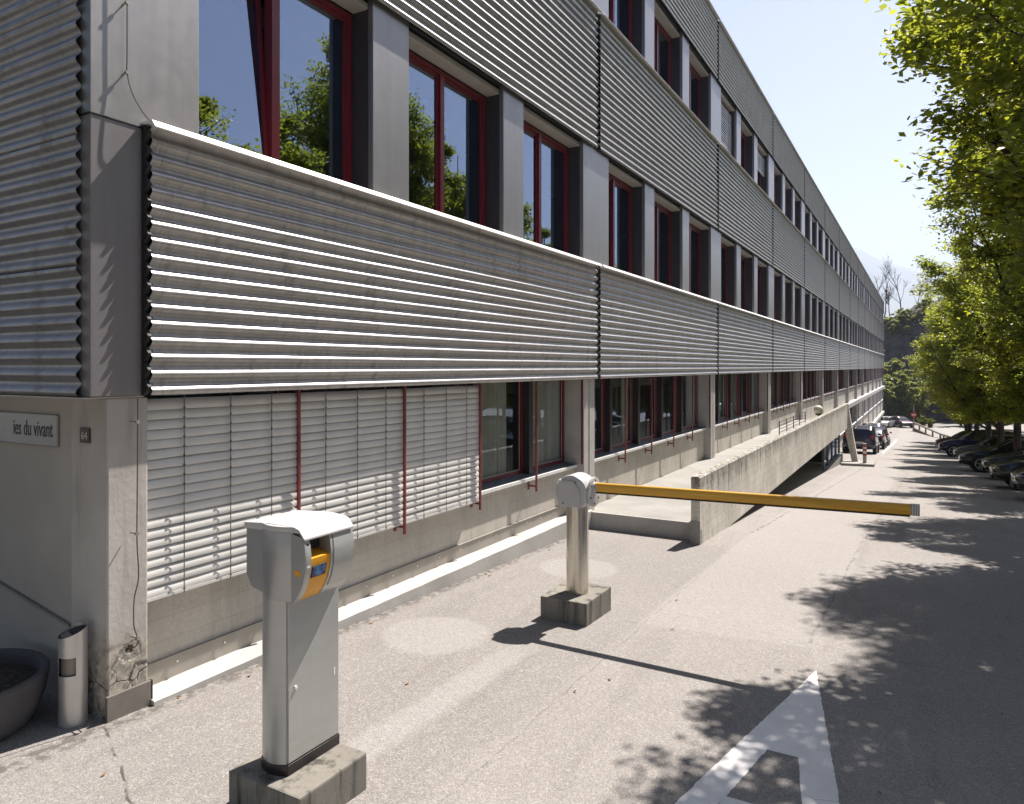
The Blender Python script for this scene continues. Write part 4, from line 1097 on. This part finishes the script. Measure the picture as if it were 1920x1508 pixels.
def tree_meshes(seed, h, rad, nleaf, lsize, base=1.9, env=None, nlimb=20, leafmat='leaf', drop=0.0):
    rn = np.random.RandomState(seed)
    env = env or (lambda t: np.interp(t, [0, .15, .3, .5, .68, .85, 1.0], [.38, .66, .88, 1.0, .84, .48, .06]))
    wood = MB(); tips = []
    wood.tube([(0,0,-.3),(0.01,0,.6),(.02,.01,base),(0,.03,h*.45),(.03,0,h*.72),(0,0,h*.95)], [.17,.145,.12,.075,.04,.012], 9)
    subs = []
    for i in range(nlimb):
        a = 2*math.pi*(i/nlimb)*2.4 + rn.uniform(-.3, .3)
        z0 = base*.85 + (h*.5-base)*(i/nlimb)**1.1
        ztop = z0 + (h-z0)*rn.uniform(.45, .9)
        tt = (ztop-base)/(h-base); rr = rad*float(env(min(1, max(0, tt))))*rn.uniform(.75, 1.0)
        pts = []
        for k in range(8):
            u = k/7; rrk = rr*(u**.75); zz = z0 + (ztop-z0)*(u**1.15)
            pts.append(Vector((rrk*math.cos(a+.25*u*math.sin(i)), rrk*math.sin(a+.25*u*math.sin(i)), zz)) + Vector(rn.normal(0, .05, 3)))
        wood.tube(pts, [.055*(1-u_/8)+.008 for u_ in range(8)], 6, False)
        subs.append((pts, a))
    # secondary twigs fill the envelope
    ntw = 950 if nleaf > 30000 else 180
    for j in range(ntw):
        pts, a = subs[rn.randint(len(subs))]
        k = rn.randint(1, 8); p0 = pts[min(k, 7)] if rn.rand() > .25 else Vector((0, 0, base + (h*.85-base)*rn.rand()))
        aa = math.atan2(p0.y, p0.x) + rn.normal(0, 1.0) if (p0.x or p0.y) else rn.uniform(0, 6.28)
        tt = min(1, max(0, (p0.z-base)/(h-base)))
        lim = rad*float(env(min(1, tt+.05)))
        ln = rn.uniform(.45, 1.25)
        r0 = math.hypot(p0.x, p0.y)
        if r0+ln > lim*1.12: ln = max(.25, lim*1.12-r0)
        p1 = p0 + Vector((math.cos(aa)*ln, math.sin(aa)*ln, rn.uniform(-.1, .75)*ln - drop*ln))
        mid = (p0+p1)/2 + Vector(rn.normal(0, .05, 3)) + Vector((0, 0, .06))
        wood.tube([p0, mid, p1], [.016, .010, .004], 4, False)
        tips.append((p0, mid, p1))
    # leaves along the twigs
    T0 = np.array([t[0] for t in tips]); T1 = np.array([t[1] for t in tips]); T2 = np.array([t[2] for t in tips])
    idx = rn.randint(0, len(tips), nleaf); u = rn.power(1.6, nleaf)[:, None]
    c = (1-u)**2*T0[idx] + 2*u*(1-u)*T1[idx] + u*u*T2[idx]
    c = c + np.clip(rn.normal(0, 1, (nleaf, 3)), -1.9, 1.9)*np.array([.14, .14, .085])
    d = rn.normal(0, 1, (nleaf, 3)); d[:, 2] = d[:, 2]*.35 - .25; d /= np.linalg.norm(d, axis=1)[:, None]
    nrm = rn.normal(0, 1, (nleaf, 3))*np.array([.55, .55, .3]) + np.array([0, 0, 1.0]); nrm /= np.linalg.norm(nrm, axis=1)[:, None]
    side = np.cross(d, nrm); side /= np.linalg.norm(side, axis=1)[:, None]
    L_ = lsize*rn.uniform(.7, 1.25, (nleaf, 1)); Wd = L_*.30
    v = np.empty((nleaf, 4, 3)); v[:, 0] = c - d*L_*.5; v[:, 1] = c + side*Wd + nrm*L_*.05; v[:, 2] = c + d*L_*.5; v[:, 3] = c - side*Wd + nrm*L_*.05
    me = bpy.data.meshes.new('crown'); nv = nleaf*4
    me.vertices.add(nv); me.vertices.foreach_set('co', v.reshape(-1))
    me.loops.add(nv); me.loops.foreach_set('vertex_index', np.arange(nv, dtype=np.int32))
    me.polygons.add(nleaf); me.polygons.foreach_set('loop_start', np.arange(0, nv, 4, dtype=np.int32)); me.polygons.foreach_set('loop_total', np.full(nleaf, 4, dtype=np.int32))
    me.update(calc_edges=True); me.materials.append(MT[leafmat])
    return wood.mesh('trunk', MT['bark'], True, 0, 60), me
def plant(name, loc, meshes, rz, sc, label, cat, group):
    o = thing(name, loc, label, cat, group, rz); o.scale = (sc[0], sc[0], sc[1])
    for nm, me in zip(('trunk', 'crown'), meshes):
        p = bpy.data.objects.new(nm, me); C.objects.link(p); p.parent = o
    return o
VAR = [tree_meshes(11, 9.6, 3.35, 160000, .095, 1.9), tree_meshes(23, 9.6, 3.0, 150000, .095, 2.1), tree_meshes(37, 9.4, 3.15, 150000, .095, 2.1)]
gt = 'hornbeams in the row beside the parked cars'
TR = [(3.05, 8.7, 0, .4, 1.0, 1.04, 'nearest hornbeam, its leafy branch reaching out at the top right'),
      (2.95, 13.8, 1, 2.1, .95, 1.22, 'second nearest hornbeam with pale sunlit leaves at the right edge'),
      (3.1, 19.6, 2, 4.0, .95, 1.14, 'third hornbeam from us in the row'),
      (3.1, 25.6, 0, 5.1, .95, 1.0, 'fourth hornbeam from us, behind the nearest parked cars'),
      (3.1, 32.6, 1, 1.0, 1.0, 1.05, 'fifth hornbeam, trunk at the right edge between dark cars'),
      (3.1, 38.8, 2, 2.6, 1.05, 1.0, 'sixth hornbeam, thick trunk rising behind the dark grey hatchback'),
      (3.1, 45.5, 0, 3.3, 1.05, 1.05, 'seventh hornbeam, behind the brownish grey hatchback'),
      (3.0, 53.5, 1, 4.4, 1.1, 1.0, 'eighth hornbeam, just past the dark blue car'),
      (3.0, 61.5, 2, 0.2, 1.1, 1.05, 'ninth hornbeam, by the dark red car'),
      (3.2, 69.5, 0, 1.4, 1.15, 1.0, 'tenth hornbeam from us, pale green in the sun'),
      (3.6, 78, 1, 2.2, 1.2, 1.0, 'farthest hornbeam, at the end of the row')]
for x, y, k, rz, s1, s2, lb in TR:
    plant('hornbeam_tree', (x, y, Z(y)), VAR[k], rz, (s1, s2), lb, 'tree', gt)
gbk = 'unseen hornbeams added to shade the end wall'  # out-of-view trees added to block sky light from the end wall
for x, y, k, lb in ((3.6, 2.4, 1, 'added unseen hornbeam level with the viewpoint, outside the right edge'), (3.4, -3.6, 2, 'added unseen hornbeam just behind the viewpoint'), (3.4, -9.8, 0, 'added unseen hornbeam farther behind the viewpoint'),
                    (-8.5, -4.5, 1, 'added unseen hornbeam facing the end wall of the building'), (-13.5, -5.0, 2, 'second added unseen hornbeam facing the end wall'), (-3.5, -8.0, 0, 'added unseen hornbeam between the lane and the end wall forecourt')):
    plant('hornbeam_tree', (x, y, Z(y)), VAR[k], x, (1.0, 1.0), lb, 'tree', gbk)
# second line of trees across the car park
gb = 'trees behind the second row of cars'
for i, (x, y) in enumerate(((8.6, 16), (9.2, 28), (15, 40), (16, 52), (14, 64), (12, 76), (22, 46), (26, 62))):
    plant('car_park_tree', (x, y, Z(y)), VAR[(i+1) % 3], i*1.3, (1.2, 1.05),
          ['leafy tree just inside the right edge behind the front row', 'leafy tree behind the first parked cars', 'broad tree behind the silver car', 'broad tree behind the white hatchback', 'tall tree past the second row of cars',
           'far tree closing the car park', 'tree deep in the car park behind the silver car', 'deepest tree of the car park'][i], 'tree', gb)

# dark wooded rock face at the far end
def hill_h(x, y):
    t = min(1, max(0, (y-124)/16.0)); t = t*t*(3-2*t)
    return -6.2 + t*(18.2+1.2*math.sin(x*.11)+.9*math.sin(x*.37+1)) + max(0, y-142)*.05
mb = MB(); xs2 = np.linspace(-70, 120, 120); ys2 = np.linspace(122, 190, 50); rn = random.Random(5); vs = []
for y in ys2:
    for x in xs2:
        a = math.sin(x*1.3+y*.7)*.5 + rn.uniform(-.6, .6)
        vs.append((x+rn.uniform(-.3, .3), y+a, hill_h(x, y)+(a if 126 < y < 150 else a*.3)))
nx_ = len(xs2)
mb.add(vs, [(j*nx_+i, j*nx_+i+1, (j+1)*nx_+i+1, (j+1)*nx_+i) for j in range(len(ys2)-1) for i in range(nx_-1)])
def rock():
    m = Mat('wooded_rock', .95); v = m.pos()
    m.col(m.mix(m.ss(m.noise(.6, v, 6), .35, .65), (0.03, 0.028, 0.027), (0.075, 0.068, 0.06))); m.bump(m.noise(1.2, v, 6), 1, .5); return m.m
tag(mb.build('hillside', rock(), smooth=False), kind='structure')
round_env = lambda t: np.interp(t, [0, .2, .5, .8, 1], [.5, .9, 1, .7, .2])
WV = [tree_meshes(71, 7.0, 3.2, 28000, .24, 1.0, round_env, 11, 'leaf_dark'), tree_meshes(83, 6.5, 3.4, 28000, .24, .9, round_env, 11, 'leaf_dark', .3)]
gw = 'woodland trees on the rocky hillside'
rn = random.Random(8)
k = 0
dirs = ['pale green tree at the foot of the rock beside the building end', 'leafy tree leaning over the far cars', 'bushy tree at the foot of the rock left of the no entry sign', 'tree behind the no entry sign',
        'woodland tree halfway up the rock beside the building end', 'low woodland tree on the rock', 'drooping tree on the rock face left of the dark hollow']
for (x, y, z, s1) in ((-6.5, 120, -6.1, 1.1), (-4.2, 122, -6.1, 1.25), (-2.2, 123, -6.1, 1.0), (-.6, 124, -6.1, .6), (-6.0, 128, -2.2, 1.1), (-8.2, 125, -4, 1.3), (-3.6, 128, -3, .9)):
    plant('woodland_tree', (x, y, z), WV[k % 2], rn.uniform(0, 6), (s1, s1), dirs[k], 'tree', gw); k += 1
tops = ['first', 'second', 'third', 'fourth', 'fifth', 'sixth', 'seventh', 'eighth', 'ninth', 'tenth', 'eleventh', 'twelfth', 'thirteenth', 'fourteenth']
for i in range(14):
    x = -9.5 + i*2.6 + rn.uniform(-.5, .5); y = 136 + rn.uniform(0, 7)
    plant('woodland_tree', (x, y, hill_h(x, y)-3.6), WV[i % 2], rn.uniform(0, 6), (.85, .8), 'bushy tree on the crest of the rock, %s counting from the building' % tops[i], 'tree', gw)
for i, (x, y, s1) in enumerate(((4.5, 112, 1.1), (8.5, 106, 1.0), (13, 102, 1.15), (19, 99, 1.05), (26, 96, 1.2), (34, 94, 1.2))):
    plant('woodland_tree', (x, y, -6.0), WV[i % 2], i*1.1, (s1, s1), 'bushy tree in the dark hollow beyond the guard rail, %s from the no entry sign' % tops[i], 'tree', gw)
# leafless trees on the crest
def bare_mesh(seed, h):
    rn = random.Random(seed); mb = MB()
    def br(p, d, ln, r, lev):
        pts = [p]; q = p.copy(); dd = d.copy()
        for i in range(5):
            dd = (dd + Vector((rn.gauss(0, .09), rn.gauss(0, .09), rn.gauss(.03, .05)))).normalized(); q = q + dd*ln/5; pts.append(q.copy())
        mb.tube(pts, [r*(1-.75*i/5) for i in range(6)], 4 if lev else 6, False)
        if lev < 3:
            for i in range([7, 5, 4][lev]):
                t = rn.uniform(.25, 1); k_ = min(4, int(t*5)); b_ = pts[k_].lerp(pts[k_+1], t*5-k_)
                a = rn.uniform(0, 6.28); sp = rn.uniform(.35, .8)
                nd = (dd*math.cos(sp) + Vector((math.cos(a), math.sin(a), .3))*math.sin(sp)).normalized()
                br(b_, nd, ln*rn.uniform(.35, .6), r*.45, lev+1)
    br(Vector((0, 0, 0)), Vector((0, 0, 1)), h, .14, 0)
    return mb.mesh('trunk', MT['bark'], False)
BV = [bare_mesh(3, 8.0), bare_mesh(6, 7.5)]
bl_ = ['tall leafless tree on the crest nearest the building roof', 'leafless tree second from the building on the crest', 'slender leafless tree alone against the mountain', 'leafless thicket tree on the crest', 'short leafless tree right of the others on the crest', 'spiky leafless tree farthest right on the crest']
for i, (x, y, z, s_) in enumerate(((-7.6, 148, 12.0, .8), (-6.0, 150, 11.5, .85), (-3.3, 149, 11.5, .9), (-5.0, 147, 11.5, .7), (-.6, 150, 11.5, .75), (.7, 149, 11.5, .8))):
    plant('bare_tree', (x, y, z), (BV[i % 2],), i*1.7, (s_, s_), bl_[i], 'tree', 'leafless trees on the crest')
# shrubs at the sign
for i, (x, y, s_) in enumerate(((.1, 106, .22), (.9, 105.5, .2))):
    plant('shrub', (x, y, -5.6), WV[i], i, (s_, s_*1.2), ['pale shrub just right of the no entry sign', 'small shrub behind the guard rail'][i], 'shrub', 'shrubs by the guard rail')

# fallen leaves along the kerb and under the trees
lm = MB(); rn = random.Random(77)
for i in range(420):
    if i < 34: x, y = -4.72 + abs(rn.gauss(0, .10)), rn.uniform(3.3, 10.8)
    elif i < 40: x, y = rn.uniform(-4.6, -2), rn.uniform(2.4, 9)
    else: x, y = rn.gauss(1.6, 1.0), rn.uniform(3, 45)
    a = rn.uniform(0, 6.3); l = rn.uniform(.012, .03); z = Z(y)+.006; c, s_ = math.cos(a)*l, math.sin(a)*l
    lm.add([(x-c, y-s_, z), (x+s_*.45, y-c*.45, z+rn.uniform(0, .012)), (x+c, y+s_, z+rn.uniform(0, .008)), (x-s_*.45, y+c*.45, z+rn.uniform(0, .012))], [(0, 1, 2, 3)])
tag(lm.build('fallen_leaves', plain('dry_leaf', (0.20, 0.12, 0.05), .8, 0, .4, 9)), kind='stuff')

# ------------------------------------------------------------ mountain
mb = MB(); MS = 2.4; xs3 = np.linspace(-1500, 1500, 150); ys3 = np.linspace(1500, 3300, 40); rn = random.Random(1); vs = []
def ridge(x): return float(np.interp(x, [-1500, -500, -187, -127, -83, -40, 3, 44, 228, 600, 1500], [420, 430, 378, 342, 318, 305, 284, 250, 215, 260, 300]))
for y in ys3:
    for x in xs3:
        t = min(1, (y-1500)/1000.0); t2 = 1 if t >= 1 else t
        vs.append((x*MS, y*MS, -10 + MS*(ridge(x)+10)*(t2**1.3) * (1 if y <= 2500 else 1-.3*(y-2500)/800) + MS*(rn.uniform(-7, 7)*t2*(.4 if y > 2400 else 1) + 40*math.sin(x*.013+y*.006)*t2*(1-t2))))
nx_ = len(xs3)
mb.add(vs, [(j*nx_+i, j*nx_+i+1, (j+1)*nx_+i+1, (j+1)*nx_+i) for j in range(len(ys3)-1) for i in range(nx_-1)])
mm = Mat('mountain_forest', .95); mm.col(mm.mix(mm.ss(mm.noise(.004, mm.pos(), 6), .4, .6), (0.05, 0.065, 0.04), (0.16, 0.15, 0.12)))
tag(mb.build('mountain', mm.m, smooth=True, angle=80), kind='structure')
g = MB(); g.add([(-3600,300,-6.25),(3600,300,-6.25),(3600,3700,-8),(-3600,3700,-8)], [(0,1,2,3)])
tag(g.build('valley_floor', mm.m), kind='structure')

# ------------------------------------------------------------ haze
hz = MB().box(-3700, 3700, -80, 8000, -14, 1150).build('haze', None or bpy.data.materials.new('haze_air'))
hm = hz.data.materials[0]; hm.use_nodes = True; t = hm.node_tree; t.nodes.remove(t.nodes['Principled BSDF'])
vol = t.nodes.new('ShaderNodeVolumePrincipled'); vol.inputs['Density'].default_value = 0.00024; vol.inputs['Color'].default_value = (.72, .84, 1, 1)
vol.inputs['Anisotropy'].default_value = .2
t.links.new(vol.outputs[0], t.nodes['Material Output'].inputs['Volume'])
tag(hz, kind='stuff')
